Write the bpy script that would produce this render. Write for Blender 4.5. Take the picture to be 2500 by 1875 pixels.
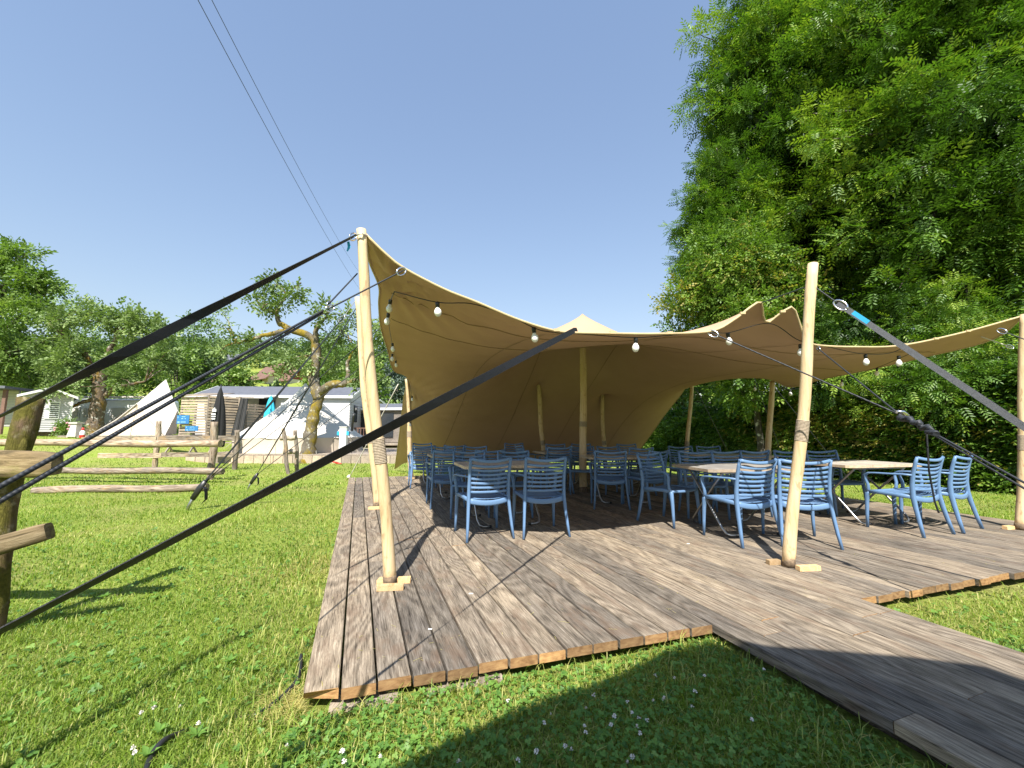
import bpy, bmesh, math, random
import numpy as np
from mathutils import Vector, Matrix
for o in list(bpy.data.objects): bpy.data.objects.remove(o)
SC = bpy.context.scene
COL = SC.collection
R = math.radians
# ------------------------------------------------------------------ camera
CAMH, FPX, PITCH = 1.15, 1010.0, math.atan(117.5/1010)
cd = bpy.data.cameras.new('camera'); cam = bpy.data.objects.new('camera', cd); COL.objects.link(cam)
cd.sensor_width = 36; cd.lens = 36*FPX/2500; cd.clip_start = .02; cd.clip_end = 3000
cam.location = (0, 0, CAMH); cam.rotation_euler = (math.pi/2+PITCH, 0, 0)
SC.camera = cam
# ------------------------------------------------------------------ world + sun
SUN_EL, SUN_AZ = R(50), R(5)      # light travels towards +Y, slightly towards +X
w = bpy.data.worlds.new('World'); SC.world = w; w.use_nodes = True
nt = w.node_tree; nt.nodes.clear()
sky = nt.nodes.new('ShaderNodeTexSky'); sky.sky_type = 'NISHITA'; sky.sun_disc = False
sky.sun_elevation = SUN_EL; sky.sun_rotation = math.pi+SUN_AZ
sky.altitude = 300; sky.air_density = 2.0; sky.dust_density = .4; sky.ozone_density = 3.0
bg = nt.nodes.new('ShaderNodeBackground'); bg.inputs[1].default_value = .14
wo = nt.nodes.new('ShaderNodeOutputWorld')
gm = nt.nodes.new('ShaderNodeGamma'); gm.inputs[1].default_value = .7
tn = nt.nodes.new('ShaderNodeMix'); tn.data_type = 'RGBA'; tn.blend_type = 'MULTIPLY'; tn.inputs[0].default_value = 1; tn.inputs[7].default_value = (.82, .865, 1.03, 1)
nt.links.new(sky.outputs[0], gm.inputs[0]); nt.links.new(gm.outputs[0], tn.inputs[6]); nt.links.new(tn.outputs[2], bg.inputs[0]); nt.links.new(bg.outputs[0], wo.inputs[0])
sl = bpy.data.lights.new('sun', 'SUN'); so = bpy.data.objects.new('sun', sl); COL.objects.link(so)
sl.energy = 5.0; sl.angle = R(.53); sl.color = (1, .955, .88)
LD = Vector((math.sin(SUN_AZ)*math.cos(SUN_EL), math.cos(SUN_AZ)*math.cos(SUN_EL), -math.sin(SUN_EL)))
so.rotation_euler = LD.to_track_quat('-Z', 'Y').to_euler()
so.location = (-2, -10, 14)
SC.view_settings.view_transform = 'Standard'; SC.view_settings.look = 'None'
SC.view_settings.exposure = 1.0; SC.view_settings.gamma = 1.0
SC.view_settings.use_curve_mapping = False
SC.cycles.max_bounces = 7; SC.cycles.diffuse_bounces = 2; SC.cycles.transmission_bounces = 4; SC.cycles.transparent_max_bounces = 6
# ------------------------------------------------------------------ helpers
_c, _s = math.cos(PITCH), math.sin(PITCH)
def _ray(px, py):
    x = (px-1250)/FPX; y = (937.5-py)/FPX
    return Vector((x, _c-y*_s, _s+y*_c))
def gp(px, py, z=0.0):
    r = _ray(px, py); return Vector((0, 0, CAMH))+r*((z-CAMH)/r.z)
def wp(px, py, Y):
    r = _ray(px, py); return Vector((0, 0, CAMH))+r*(Y/r.y)
def smooth(a, b, x):
    t = np.clip((x-a)/(b-a), 0, 1); return t*t*(3-2*t)
def tag(o, label=None, cat=None, group=None, kind=None):
    if label: o['label'] = label
    if cat: o['category'] = cat
    if group: o['group'] = group
    if kind: o['kind'] = kind
    return o
def empty(name, loc=(0, 0, 0), rz=0, label=None, cat=None, group=None):
    o = bpy.data.objects.new(name, None); COL.objects.link(o)
    o.location = loc; o.rotation_euler = (0, 0, rz); o.empty_display_size = .1
    return tag(o, label, cat, group)
def link(name, me, parent=None, loc=(0, 0, 0), rot=(0, 0, 0)):
    o = bpy.data.objects.new(name, me); COL.objects.link(o)
    o.location = loc; o.rotation_euler = rot
    if parent is not None: o.parent = parent
    return o
def copy_tree(o, parent=None):
    c = o.copy(); COL.objects.link(c); c.parent = parent
    for ch in list(o.children): copy_tree(ch, c)
    return c
class MB:
    def __init__(s): s.v = []; s.f = []; s.m = []; s.sm = []
    def add(s, v, f, mi=0, sm=False):
        b = len(s.v); s.v += [tuple(q) for q in v]
        for q in f: s.f.append(tuple(b+i for i in q)); s.m.append(mi); s.sm.append(sm)
        return s
    def box(s, c, d, M=None, mi=0):
        x, y, z = d[0]/2, d[1]/2, d[2]/2; c = Vector(c)
        V = [Vector((a, b, e)) for e in (-z, z) for b in (-y, y) for a in (-x, x)]
        V = [c+(M @ q if M else q) for q in V]
        return s.add(V, [(0, 2, 3, 1), (4, 5, 7, 6), (0, 1, 5, 4), (2, 6, 7, 3), (0, 4, 6, 2), (1, 3, 7, 5)], mi)
    def beam(s, a, b, wd, th, up=(0, 0, 1), mi=0):
        a = Vector(a); b = Vector(b); t = (b-a).normalized(); u = Vector(up)
        sd = t.cross(u).normalized(); u = sd.cross(t)
        M = Matrix((sd, t, u)).transposed()
        return s.box((a+b)/2, (wd, (b-a).length, th), M, mi)
    def sweep(s, pts, ws, ts, side=None, n=8, mi=0, sm=True, pw=.75, cap=True):
        P = [Vector(p) for p in pts]; k = len(P)
        if not hasattr(ws, '__len__'): ws = [ws]*k
        if not hasattr(ts, '__len__'): ts = [ts]*k
        prev = None; V = []
        for i in range(k):
            t = (P[min(i+1, k-1)]-P[max(i-1, 0)])
            t = t.normalized() if t.length > 1e-9 else Vector((0, 0, 1))
            if side is not None:
                sd = Vector(side[i]) if isinstance(side, list) else Vector(side)
            elif prev is None:
                sd = Vector((1, 0, 0)) if abs(t.x) < .9 else Vector((0, 1, 0))
            else: sd = prev
            sd = (sd-t*sd.dot(t)).normalized(); prev = sd; u = t.cross(sd)
            for j in range(n):
                a = 2*math.pi*(j+.5)/n; ca, sa = math.cos(a), math.sin(a)
                ex = math.copysign(abs(ca)**pw, ca); ey = math.copysign(abs(sa)**pw, sa)
                V.append(P[i]+sd*(ex*ws[i]/2)+u*(ey*ts[i]/2))
        F = [(i*n+j, i*n+(j+1) % n, (i+1)*n+(j+1) % n, (i+1)*n+j) for i in range(k-1) for j in range(n)]
        s.add(V, F, mi, sm)
        if cap:
            b = len(s.v)-len(V)
            s.f.append(tuple(b+j for j in reversed(range(n)))); s.m.append(mi); s.sm.append(False)
            s.f.append(tuple(b+(k-1)*n+j for j in range(n))); s.m.append(mi); s.sm.append(False)
        return s
    def tube(s, pts, r, n=8, mi=0, sm=True):
        rr = [2*q for q in r] if hasattr(r, '__len__') else 2*r
        return s.sweep(pts, rr, rr, None, n, mi, sm, 1.0)
    def lathe(s, prof, c=(0, 0, 0), n=12, mi=0, M=None):
        c = Vector(c); V = []
        for r, z in prof:
            for j in range(n):
                a = 2*math.pi*j/n; q = Vector((r*math.cos(a), r*math.sin(a), z)); V.append(c+(M @ q if M else q))
        k = len(prof)
        return s.add(V, [(i*n+j, i*n+(j+1) % n, (i+1)*n+(j+1) % n, (i+1)*n+j) for i in range(k-1) for j in range(n)], mi, True)
    def mesh(s, name, mats):
        me = bpy.data.meshes.new(name); me.from_pydata(s.v, [], s.f)
        for m in (mats if isinstance(mats, (list, tuple)) else [mats]): me.materials.append(m)
        me.polygons.foreach_set('material_index', s.m); me.polygons.foreach_set('use_smooth', s.sm)
        me.update(); return me
    def build(s, name, mats, parent=None, loc=(0, 0, 0), rot=(0, 0, 0)):
        return link(name, s.mesh(name, mats), parent, loc, rot)
def np_mesh(name, V, F, mat, attr=None, smooth_=False):
    """V (n,3) array, F (m,k) array of equal-size faces"""
    me = bpy.data.meshes.new(name); n, k = F.shape
    me.vertices.add(len(V)); me.vertices.foreach_set('co', V.astype(np.float32).ravel())
    me.loops.add(n*k); me.loops.foreach_set('vertex_index', F.astype(np.int32).ravel())
    me.polygons.add(n); me.polygons.foreach_set('loop_start', np.arange(0, n*k, k, dtype=np.int32))
    try: me.polygons.foreach_set('loop_total', np.full(n, k, dtype=np.int32))
    except Exception: pass
    if smooth_: me.polygons.foreach_set('use_smooth', np.ones(n, dtype=bool))
    for m in (mat if isinstance(mat, (list, tuple)) else [mat]): me.materials.append(m)
    if attr is not None:
        a = me.attributes.new('tint', 'FLOAT', 'POINT'); a.data.foreach_set('value', attr.astype(np.float32))
    me.update(calc_edges=True); return me
# ------------------------------------------------------------------ materials
def newmat(name):
    m = bpy.data.materials.new(name); m.use_nodes = True; n = m.node_tree; n.nodes.clear()
    out = n.nodes.new('ShaderNodeOutputMaterial'); b = n.nodes.new('ShaderNodeBsdfPrincipled')
    n.links.new(b.outputs[0], out.inputs[0]); return m, n, b, out
def N(n, t, **k):
    q = n.nodes.new(t)
    for a, v in k.items():
        if a.startswith('i_'):
            key = a[2:]; key = int(key) if key.isdigit() else key.replace('_', ' ')
            q.inputs[key].default_value = v
        else: setattr(q, a, v)
    return q
def ramp(n, src, stops):
    r = n.nodes.new('ShaderNodeValToRGB'); e = r.color_ramp.elements
    while len(e) < len(stops): e.new(.5)
    for q, (p, c) in zip(e, stops): q.position = p; q.color = (*c, 1)
    n.links.new(src, r.inputs[0]); return r.outputs[0]
def coords(n, scale=(1, 1, 1), kind='Object', rnd=0.0):
    tc = N(n, 'ShaderNodeTexCoord'); mp = N(n, 'ShaderNodeMapping'); mp.inputs['Scale'].default_value = scale
    src = tc.outputs[kind]
    if rnd:
        oi = N(n, 'ShaderNodeObjectInfo'); mu = N(n, 'ShaderNodeMath', operation='MULTIPLY', i_1=rnd)
        n.links.new(oi.outputs['Random'], mu.inputs[0])
        va = N(n, 'ShaderNodeVectorMath', operation='ADD'); n.links.new(src, va.inputs[0]); n.links.new(mu.outputs[0], va.inputs[1]); src = va.outputs[0]
    n.links.new(src, mp.inputs[0]); return mp.outputs[0]
def noise(n, vec, scale, detail=4, rough=.6, dist=0):
    q = N(n, 'ShaderNodeTexNoise', i_Scale=scale, i_Detail=detail, i_Roughness=rough, i_Distortion=dist)
    n.links.new(vec, q.inputs['Vector']); return q.outputs['Fac']
def bump(n, b, src, strength, dist=.01):
    q = N(n, 'ShaderNodeBump', i_Strength=strength, i_Distance=dist); n.links.new(src, q.inputs['Height']); n.links.new(q.outputs[0], b.inputs['Normal'])
def mix(n, fac, a, b_, mode='MIX'):
    q = N(n, 'ShaderNodeMix', data_type='RGBA', blend_type=mode)
    for sock, v in ((0, fac), (6, a), (7, b_)):
        if isinstance(v, (int, float)): q.inputs[sock].default_value = v
        elif isinstance(v, tuple): q.inputs[sock].default_value = (*v, 1)
        else: n.links.new(v, q.inputs[sock])
    return q.outputs[2]
def plain(name, col, rough=.5, metal=0, var=.12, sc=12, bmp=0.0, bsc=60, stretch=(1, 1, 1), rnd=0.0, spec=.5):
    m, n, b, o = newmat(name); v = coords(n, stretch, rnd=rnd)
    f = noise(n, v, sc, 5)
    lo = tuple(c*(1-var) for c in col); hi = tuple(min(1, c*(1+var)) for c in col)
    c = ramp(n, f, [(.3, lo), (.7, hi)]); n.links.new(c, b.inputs['Base Color'])
    b.inputs['Roughness'].default_value = rough; b.inputs['Metallic'].default_value = metal
    b.inputs['Specular IOR Level'].default_value = spec
    if bmp: bump(n, b, noise(n, v, bsc, 4), bmp, .005)
    return m
def wood(name, cols, grain=(26, 1.2, 26), rough=.8, bmp=.6, knots=True, stain=None, rnd=40.0, lo=.33, hi=.68, dist=.004, rings=95.0):
    """weathered timber, grain along local Y"""
    m, n, b, o = newmat(name); v = coords(n, grain, rnd=rnd)
    f = noise(n, v, 3.2, 8, .7, .9)
    v2 = coords(n, (3.2, .55, 3.2), rnd=rnd)
    rn = noise(n, v2, 1.15, 1.5, .45, .35)
    m1 = N(n, 'ShaderNodeMath', operation='MULTIPLY', i_1=rings); n.links.new(rn, m1.inputs[0])
    sn = N(n, 'ShaderNodeMath', operation='SINE'); n.links.new(m1.outputs[0], sn.inputs[0])
    mx = N(n, 'ShaderNodeMath', operation='MULTIPLY_ADD', i_1=.055, i_2=0.0); n.links.new(sn.outputs[0], mx.inputs[0])
    ad = N(n, 'ShaderNodeMath', operation='ADD'); n.links.new(f, ad.inputs[0]); n.links.new(mx.outputs[0], ad.inputs[1])
    st = [(lo+(hi-lo)*i/(len(cols)-1), c) for i, c in enumerate(cols)]
    c = ramp(n, ad.outputs[0], st)
    big = noise(n, coords(n, (1.1, .7, 1.1), rnd=rnd), 2.2, 4, .6)
    g = ramp(n, big, [(.3, (.72, .72, .74)), (.7, (1.15, 1.12, 1.06))]); c = mix(n, 1.0, c, g, 'MULTIPLY')
    if rnd:
        oi = N(n, 'ShaderNodeObjectInfo'); g2 = ramp(n, oi.outputs['Random'], [(0, (.66, .67, .69)), (.35, (.92, .91, .90)), (.7, (1.1, 1.06, 1.0)), (1, (1.3, 1.25, 1.15))])
        c = mix(n, 1.0, c, g2, 'MULTIPLY')
    if stain:
        f2 = noise(n, coords(n, (2.5, 1.0, 2.5), rnd=rnd), 3.1, 5, .65); q = ramp(n, f2, [(.53, (0, 0, 0)), (.66, (1, 1, 1))])
        c = mix(n, q, c, mix(n, .5, c, stain), 'MIX')
    n.links.new(c, b.inputs['Base Color']); b.inputs['Roughness'].default_value = rough
    b.inputs['Specular IOR Level'].default_value = .25
    bump(n, b, ad.outputs[0], bmp, dist); return m
def leafmat(name, dark, light, warm=None, tr=.35, tcol=None, rough=.45):
    m, n, b, o = newmat(name)
    at = N(n, 'ShaderNodeAttribute', attribute_name='tint')
    st = [(0, dark), (.75, light)] + ([(1, warm)] if warm else [(1, light)])
    c = ramp(n, at.outputs['Fac'], st); n.links.new(c, b.inputs['Base Color'])
    b.inputs['Roughness'].default_value = rough; b.inputs['Specular IOR Level'].default_value = .35
    t = N(n, 'ShaderNodeBsdfTranslucent'); c2 = mix(n, 1.0, c, tcol or (1.15, 1.35, .5), 'MULTIPLY'); n.links.new(c2, t.inputs[0])
    ms = N(n, 'ShaderNodeMixShader', i_0=tr); n.links.new(b.outputs[0], ms.inputs[1]); n.links.new(t.outputs[0], ms.inputs[2]); n.links.new(ms.outputs[0], o.inputs[0])
    return m
M = {}
M['deck'] = wood('weathered_deck_wood', [(.04, .033, .026), (.17, .143, .112), (.285, .243, .193), (.43, .375, .305)], grain=(44, 2.0, 44), stain=(.16, .105, .07), lo=.30, hi=.70, bmp=.9)
M['end'] = wood('sawn_end_grain', [(.20, .11, .05), (.32, .19, .09), (.42, .27, .13)], grain=(5, 5, 14), bmp=.3, rnd=20)
M['joist'] = wood('dark_joist_wood', [(.03, .02, .015), (.10, .075, .055), (.16, .12, .09)], bmp=.3)
def polemat():
    m, n, b, o = newmat('peeled_pole_wood'); v = coords(n, (14, 14, 1.1), rnd=9)
    f = noise(n, v, 2.2, 6, .65, .5); c = ramp(n, f, [(.25, (.36, .24, .12)), (.38, (.56, .405, .22)), (.55, (.65, .49, .29)), (.75, (.73, .585, .375))])
    kn = noise(n, coords(n, (8, 8, 3.5), rnd=9), 2.4, 2, .5); q = ramp(n, kn, [(.61, (0, 0, 0)), (.68, (1, 1, 1))])
    c = mix(n, q, c, (.47, .32, .18))
    n.links.new(c, b.inputs['Base Color']); b.inputs['Roughness'].default_value = .62; b.inputs['Specular IOR Level'].default_value = .3
    bump(n, b, f, .35, .004); return m
M['pole'] = polemat()
M['poledirt'] = plain('stained_pole_foot', (.17, .12, .075), .9, var=.55, sc=30)
M['rope_wrap'] = plain('hemp_binding', (.36, .29, .21), .95, var=.3, sc=60, bmp=.5)
M['block'] = wood('fresh_sawn_block', [(.50, .32, .15), (.66, .46, .25), (.72, .53, .31)], bmp=.2, rnd=12)
def fabricmat():
    m, n, b, o = newmat('sand_stretch_fabric'); v = coords(n)
    f = noise(n, v, 1.1, 4); c = ramp(n, f, [(.3, (.42, .278, .18)), (.7, (.49, .328, .215))])
    fn = noise(n, v, 240, 2); c = mix(n, .25, c, ramp(n, fn, [(.3, (.37, .245, .155)), (.7, (.52, .36, .24))]))
    d = N(n, 'ShaderNodeBsdfDiffuse'); t = N(n, 'ShaderNodeBsdfTranslucent')
    n.links.new(c, d.inputs[0]); n.links.new(mix(n, 1.0, c, (1.0, .80, .50), 'MULTIPLY'), t.inputs[0])
    q = N(n, 'ShaderNodeBump', i_Strength=.3, i_Distance=.03); n.links.new(noise(n, coords(n, (1, 1, 1)), 2.6, 3), q.inputs['Height'])
    n.links.new(q.outputs[0], d.inputs['Normal'])
    ms = N(n, 'ShaderNodeMixShader', i_0=.018); n.links.new(d.outputs[0], ms.inputs[1]); n.links.new(t.outputs[0], ms.inputs[2]); n.links.new(ms.outputs[0], o.inputs[0])
    return m
M['fabric'] = fabricmat()
M['seam'] = plain('sand_webbing_hem', (.50, .38, .21), .85, var=.1)
M['seammid'] = plain('tan_seam', (.27, .185, .10), .9, var=.1)
M['seamdark'] = plain('brown_seam_thread', (.20, .14, .075), .9, var=.1)
M['chair'] = plain('blue_resin', (.12, .215, .37), .42, var=.035, sc=7, bmp=.04, bsc=220, rnd=6, spec=.45)
M['tabletop'] = wood('table_top_laminate', [(.36, .34, .32), (.49, .465, .435), (.58, .555, .525)], grain=(12, 2, 12), rough=.33, bmp=.1, rnd=15)
M['tableedge'] = wood('table_edge', [(.36, .28, .20), (.50, .40, .29), (.58, .48, .37)], grain=(3, 12, 22), rough=.6, bmp=.2, rnd=15)
M['steel'] = plain('galvanised_tube', (.42, .42, .42), .38, 1.0, var=.1, sc=20)
M['chrome'] = plain('bright_steel', (.72, .72, .73), .2, 1.0, var=.05)
M['rubber'] = plain('black_rubber', (.02, .02, .02), .7, var=.2)
M['strap'] = plain('black_webbing', (.011, .012, .016), .55, var=.25, sc=40, bmp=.5, bsc=300, spec=.4)
M['greystrap'] = plain('grey_webbing', (.05, .053, .06), .5, var=.2, sc=40, bmp=.5, bsc=300, spec=.6)
def ropemat():
    m, n, b, o = newmat('braided_black_rope'); v = coords(n, (1, 1, 1))
    wv = N(n, 'ShaderNodeTexWave', wave_type='BANDS', bands_direction='DIAGONAL', i_Scale=34, i_Distortion=.5); n.links.new(v, wv.inputs[0])
    c = ramp(n, wv.outputs['Fac'], [(.2, (.014, .016, .019)), (.9, (.034, .038, .047))]); n.links.new(c, b.inputs['Base Color'])
    b.inputs['Roughness'].default_value = .6; bump(n, b, wv.outputs['Fac'], .4, .002); return m
M['rope'] = ropemat()
M['palerope'] = plain('pale_rope', (.62, .58, .50), .9, var=.15, sc=60, bmp=.3)
M['bluetag'] = plain('blue_label', (.03, .36, .62), .5, var=.05)
M['white'] = plain('white_paint', (.80, .80, .78), .5, var=.03)
M['bulb'] = plain('frosted_bulb', (.83, .82, .78), .25, var=.02, spec=.6)
M['black'] = plain('black_plastic', (.02, .02, .022), .4, var=.1)
M['log'] = wood('grey_log', [(.09, .068, .05), (.24, .19, .145), (.38, .32, .25), (.47, .40, .32)], grain=(9, .8, 9), bmp=.8, rnd=17, stain=(.42, .26, .11), dist=.012)
M['greyplank'] = wood('grey_board', [(.15, .125, .105), (.30, .26, .22), (.42, .37, .32)], bmp=.4, rnd=17)
M['paleplank'] = wood('pale_board', [(.30, .24, .18), (.45, .37, .29), (.55, .47, .38)], bmp=.4, rnd=17)
def mossmat(name, bark, moss, mossfac, scale=9, lichen=(.46, .44, .38)):
    m, n, b, o = newmat(name); v = coords(n, (6, 6, 1.6), 'Object')
    f = noise(n, v, 3.4, 7, .7, .6); c = ramp(n, f, [(.3, tuple(x*.35 for x in bark)), (.7, bark)])
    l = noise(n, coords(n), scale*1.7, 5, .6); c = mix(n, ramp(n, l, [(.56, (0, 0, 0)), (.64, (1, 1, 1))]), c, lichen)
    g = noise(n, coords(n, (1, 1, .7)), scale*.55, 6, .65); q = ramp(n, g, [(1-mossfac-.07, (0, 0, 0)), (1-mossfac+.05, (1, 1, 1))])
    mo = ramp(n, noise(n, coords(n), scale*6, 4), [(.3, tuple(x*.5 for x in moss)), (.7, moss)])
    c = mix(n, q, c, mo); n.links.new(c, b.inputs['Base Color']); b.inputs['Roughness'].default_value = .92; b.inputs['Specular IOR Level'].default_value = .15
    bump(n, b, f, 1.0, .03); return m
M['mossbark'] = mossmat('mossy_bark', (.21, .18, .14), (.30, .22, .03), .47, 3.2)
M['orangebark'] = mossmat('orange_mossy_bark', (.20, .15, .11), (.24, .15, .03), .42, 3.4)
M['bark'] = mossmat('dark_bark', (.10, .085, .065), (.09, .10, .03), .40, 3)
M['mosspost'] = mossmat('mossy_post_wood', (.24, .165, .10), (.15, .135, .03), .52, 8, (.34, .29, .20))
M['leaf_ash'] = leafmat('ash_leaf', (.010, .036, .008), (.105, .205, .025), (.25, .345, .04), .28)
M['leaf_shade'] = leafmat('shade_dark_leaf', (.010, .032, .008), (.04, .095, .016), (.08, .14, .025), .2)  # deep crown shade put into the leaf colour
M['leaf_beech'] = leafmat('hornbeam_leaf', (.03, .085, .015), (.175, .285, .04), (.40, .33, .09), .32)
M['leaf_pear'] = leafmat('pear_leaf', (.08, .135, .04), (.235, .315, .105), (.35, .41, .17), .28, (1.05, 1.25, .55), .5)
M['leaf_bush'] = leafmat('garden_leaf', (.06, .12, .03), (.195, .29, .065), (.30, .38, .11), .3)
M['leaf_far'] = leafmat('far_wood_leaf', (.05, .10, .035), (.15, .225, .07), (.24, .30, .10), .25, (1, 1.1, .6), .7)
M['leaf_blue'] = leafmat('blue_spruce_leaf', (.06, .09, .075), (.13, .18, .14), (.17, .22, .17), .15, (1, 1.1, .9), .7)
M['grass'] = leafmat('grass_blade', (.10, .185, .022), (.29, .405, .055), (.56, .50, .19), .45, (1.15, 1.2, .5), .5)
M['clover'] = leafmat('clover_leaf', (.055, .14, .025), (.17, .31, .055), (.27, .40, .10), .34, (1.1, 1.3, .5), .5)
M['petal'] = plain('clover_petal', (.80, .74, .68), .7, var=.1)
M['dirt'] = plain('dry_earth', (.20, .145, .095), .95, var=.4, sc=9, bmp=.8)
def groundmat():
    m, n, b, o = newmat('lawn'); v = coords(n)
    f = noise(n, v, 22, 8, .75); c = ramp(n, f, [(.3, (.085, .12, .02)), (.5, (.22, .29, .045)), (.72, (.35, .39, .10))])
    f2 = noise(n, v, .9, 5, .6); c = mix(n, ramp(n, f2, [(.42, (0, 0, 0)), (.68, (1, 1, 1))]), c, ramp(n, f, [(.3, (.13, .14, .035)), (.7, (.38, .38, .12))]))
    n.links.new(c, b.inputs['Base Color']); b.inputs['Roughness'].default_value = .95; b.inputs['Specular IOR Level'].default_value = .1
    bump(n, b, f, 1.0, .03); return m
M['lawn'] = groundmat()
M['siding'] = plain('pale_grey_siding', (.50, .485, .485), .55, var=.04, sc=3)
M['whitewall'] = plain('white_panel', (.60, .60, .59), .5, var=.03, sc=2)
M['roofgrey'] = plain('grey_roof_sheet', (.115, .12, .14), .6, var=.15, sc=5)
M['darkglass'] = plain('dark_window', (.03, .035, .04), .08, var=.1)
M['canvas'] = plain('cream_canvas', (.60, .56, .50), .85, var=.05, sc=2.2, bmp=.15, bsc=3)
M['canvaswarm'] = plain('warm_canvas', (.60, .51, .40), .85, var=.05, sc=2.2, bmp=.15, bsc=3)
M['darkcloth'] = plain('dark_grey_cloth', (.06, .06, .06), .9, var=.2, sc=3)
M['blackcloth'] = plain('black_cloth', (.012, .012, .013), .85, var=.2, sc=3)
M['tealcloth'] = plain('turquoise_cloth', (.03, .40, .55), .8, var=.08, sc=3)
M['signblue'] = plain('blue_board', (.03, .16, .38), .5, var=.08)
M['signpale'] = plain('pale_blue_mark', (.35, .62, .75), .5, var=.05)
M['red'] = plain('red_paint', (.62, .03, .02), .4, var=.05)
M['rooftile'] = plain('brown_tile', (.17, .095, .07), .85, var=.25, sc=2.5, bmp=.4, bsc=8)
M['redwood'] = plain('red_stained_wood', (.24, .05, .035), .7, var=.1, sc=3)
M['plaster'] = plain('pale_plaster', (.62, .56, .46), .85, var=.06, sc=2)
M['concrete'] = plain('pale_concrete', (.50, .47, .42), .9, var=.12, sc=12)
M['flowerpink'] = plain('pink_flower', (.62, .26, .30), .7, var=.1)
M['cable'] = plain('black_cable', (.03, .03, .035), .6, var=.1)
# ------------------------------------------------------------------ terrain
rng = np.random.default_rng(7)
def hz(x, y):
    x = np.asarray(x, float); y = np.asarray(y, float)
    h = np.full(np.broadcast(x, y).shape, -.10)
    h = h + .016*np.sin(x*1.7+1.3)*np.sin(y*1.3) + .01*np.sin(x*4.1)*np.sin(y*3.7+2)
    h = h + 1.0*smooth(14.6, 20.5, y)*smooth(-11.5, -15.5, x)
    az = x/np.maximum(y, 1)
    f = smooth(.1, -.50, az)
    h = h + f*(.27*np.maximum(y-46, 0)-.27*np.maximum(y-165, 0)) + (1-f)*.03*np.maximum(y-46, 0)*smooth(46, 90, y)
    return h
def H(x, y): return float(hz(x, y))
def terrain():
    rr = np.concatenate([np.linspace(0, 6, 40), np.linspace(6.3, 26, 60), 26*1.075**np.arange(1, 62)])
    aa = np.linspace(0, 2*math.pi, 181)[:-1]
    RR, AA = np.meshgrid(rr, aa, indexing='ij'); X = RR*np.sin(AA); Y = RR*np.cos(AA)
    Z = np.where(Y > 0, hz(X, Y), -.1)
    V = np.stack([X, Y, Z], -1).reshape(-1, 3); nr, na = RR.shape
    i, j = np.meshgrid(np.arange(nr-1), np.arange(na), indexing='ij'); j2 = (j+1) % na
    F = np.stack([i*na+j, (i+1)*na+j, (i+1)*na+j2, i*na+j2], -1).reshape(-1, 4)[:, ::-1]
    o = link('ground', np_mesh('ground', V, F, M['lawn'], smooth_=True)); tag(o, kind='structure')
terrain()
# ------------------------------------------------------------------ deck and walkway
E1 = Vector((.958, .287, 0)).normalized()           # along the front edge
KL = gp(735, 1695); K1 = gp(1745, 1530); K2 = gp(2110, 1460)
E1 = (K2-KL).normalized()
PD = Vector((-.345, .9386, 0)).normalized()         # along the planks
PANG = math.atan2(-PD.x, PD.y)
PW = .160; NP = 52
def plank_mesh(w_, L, t, c0=False, c1=False, skew0=0, chop=0):
    """local: x across, y along from 0 to L, top at z=0; skew0 shears the near end so that it follows the deck edge"""
    b = .004; r = random
    xs = [-w_/2, -w_/2+b, w_/2-b, w_/2]; V = []
    for y in (0, L):
        for k, x in enumerate(xs):
            yy = y+(skew0*x if y == 0 else 0)
            if y == 0 and chop and k == 0: yy += chop
            V.append((x, yy, -b if k in (0, 3) else 0))
        for x in (w_/2, -w_/2):
            V.append((x, y+(skew0*x if y == 0 else 0)+(chop if (y == 0 and chop and x < 0) else 0), -t))
    F = [(0, 1, 7, 6), (1, 2, 8, 7), (2, 3, 9, 8), (3, 4, 10, 9), (4, 5, 11, 10), (5, 0, 6, 11)]
    mb = MB(); mb.add(V, [tuple(reversed(f)) for f in F], 0); mb.add([V[i] for i in range(6)], [(0, 1, 2, 3, 4, 5)], 1); mb.add([V[i] for i in range(6, 12)], [(5, 4, 3, 2, 1, 0)], 1)
    return mb.mesh('plank', [M['deck'], M['end']])
deck = tag(empty('wooden_deck', KL, 0), kind='structure')
walk = tag(empty('wooden_walkway', K1, 0), kind='structure')
random.seed(5)
sk = math.tan(math.atan2(E1.y, E1.x)-PANG)
def corner_dist(p): return (p-KL).dot(E1)
w1 = corner_dist(K1); w2 = corner_dist(K2)
DEPTH = 9.3
def put_plank(root, start, L, w_, skew=0, chop=0):
    me = plank_mesh(w_, L, .048, skew0=skew, chop=chop)
    o = link('plank', me, root)
    dz = random.uniform(-.002, .003)
    o.matrix_parent_inverse = Matrix.Identity(4)
    o.location = Vector(start)-Vector(root.location)+Vector((0, 0, dz)); o.rotation_euler = (random.uniform(-.0006, .0006), random.uniform(-.008, .008), PANG)
    return o
cosw = abs(E1.dot(Vector((math.cos(PANG), math.sin(PANG), 0))))
step = PW/cosw
for i in range(NP):
    u = (i+.5)*PW
    st = KL+E1*u
    inwalk = w1+.02 < u < w2-.02
    y = random.uniform(-.018, .012) if not inwalk else 0
    if inwalk: y = -random.choice([.2, .5, .9, .05, .35])
    first = True
    while y < DEPTH-.05:
        L = random.choice([1.9, 2.6, 3.1, 3.6, 2.2]) if first else 3.6
        if i in (0, 1): L = 4.0
        L = min(L, DEPTH-y)
        if DEPTH-(y+L) < .5: L = DEPTH-y
        put_plank(deck, st+PD*y, L-.004, PW*cosw-.0115, skew=sk if first and not inwalk else 0, chop=.05 if (i == 0 and first) else 0)
        y += L; first = False
    if inwalk:
        y0 = [-.2, -.5, -.9, -.05, -.35]
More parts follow.
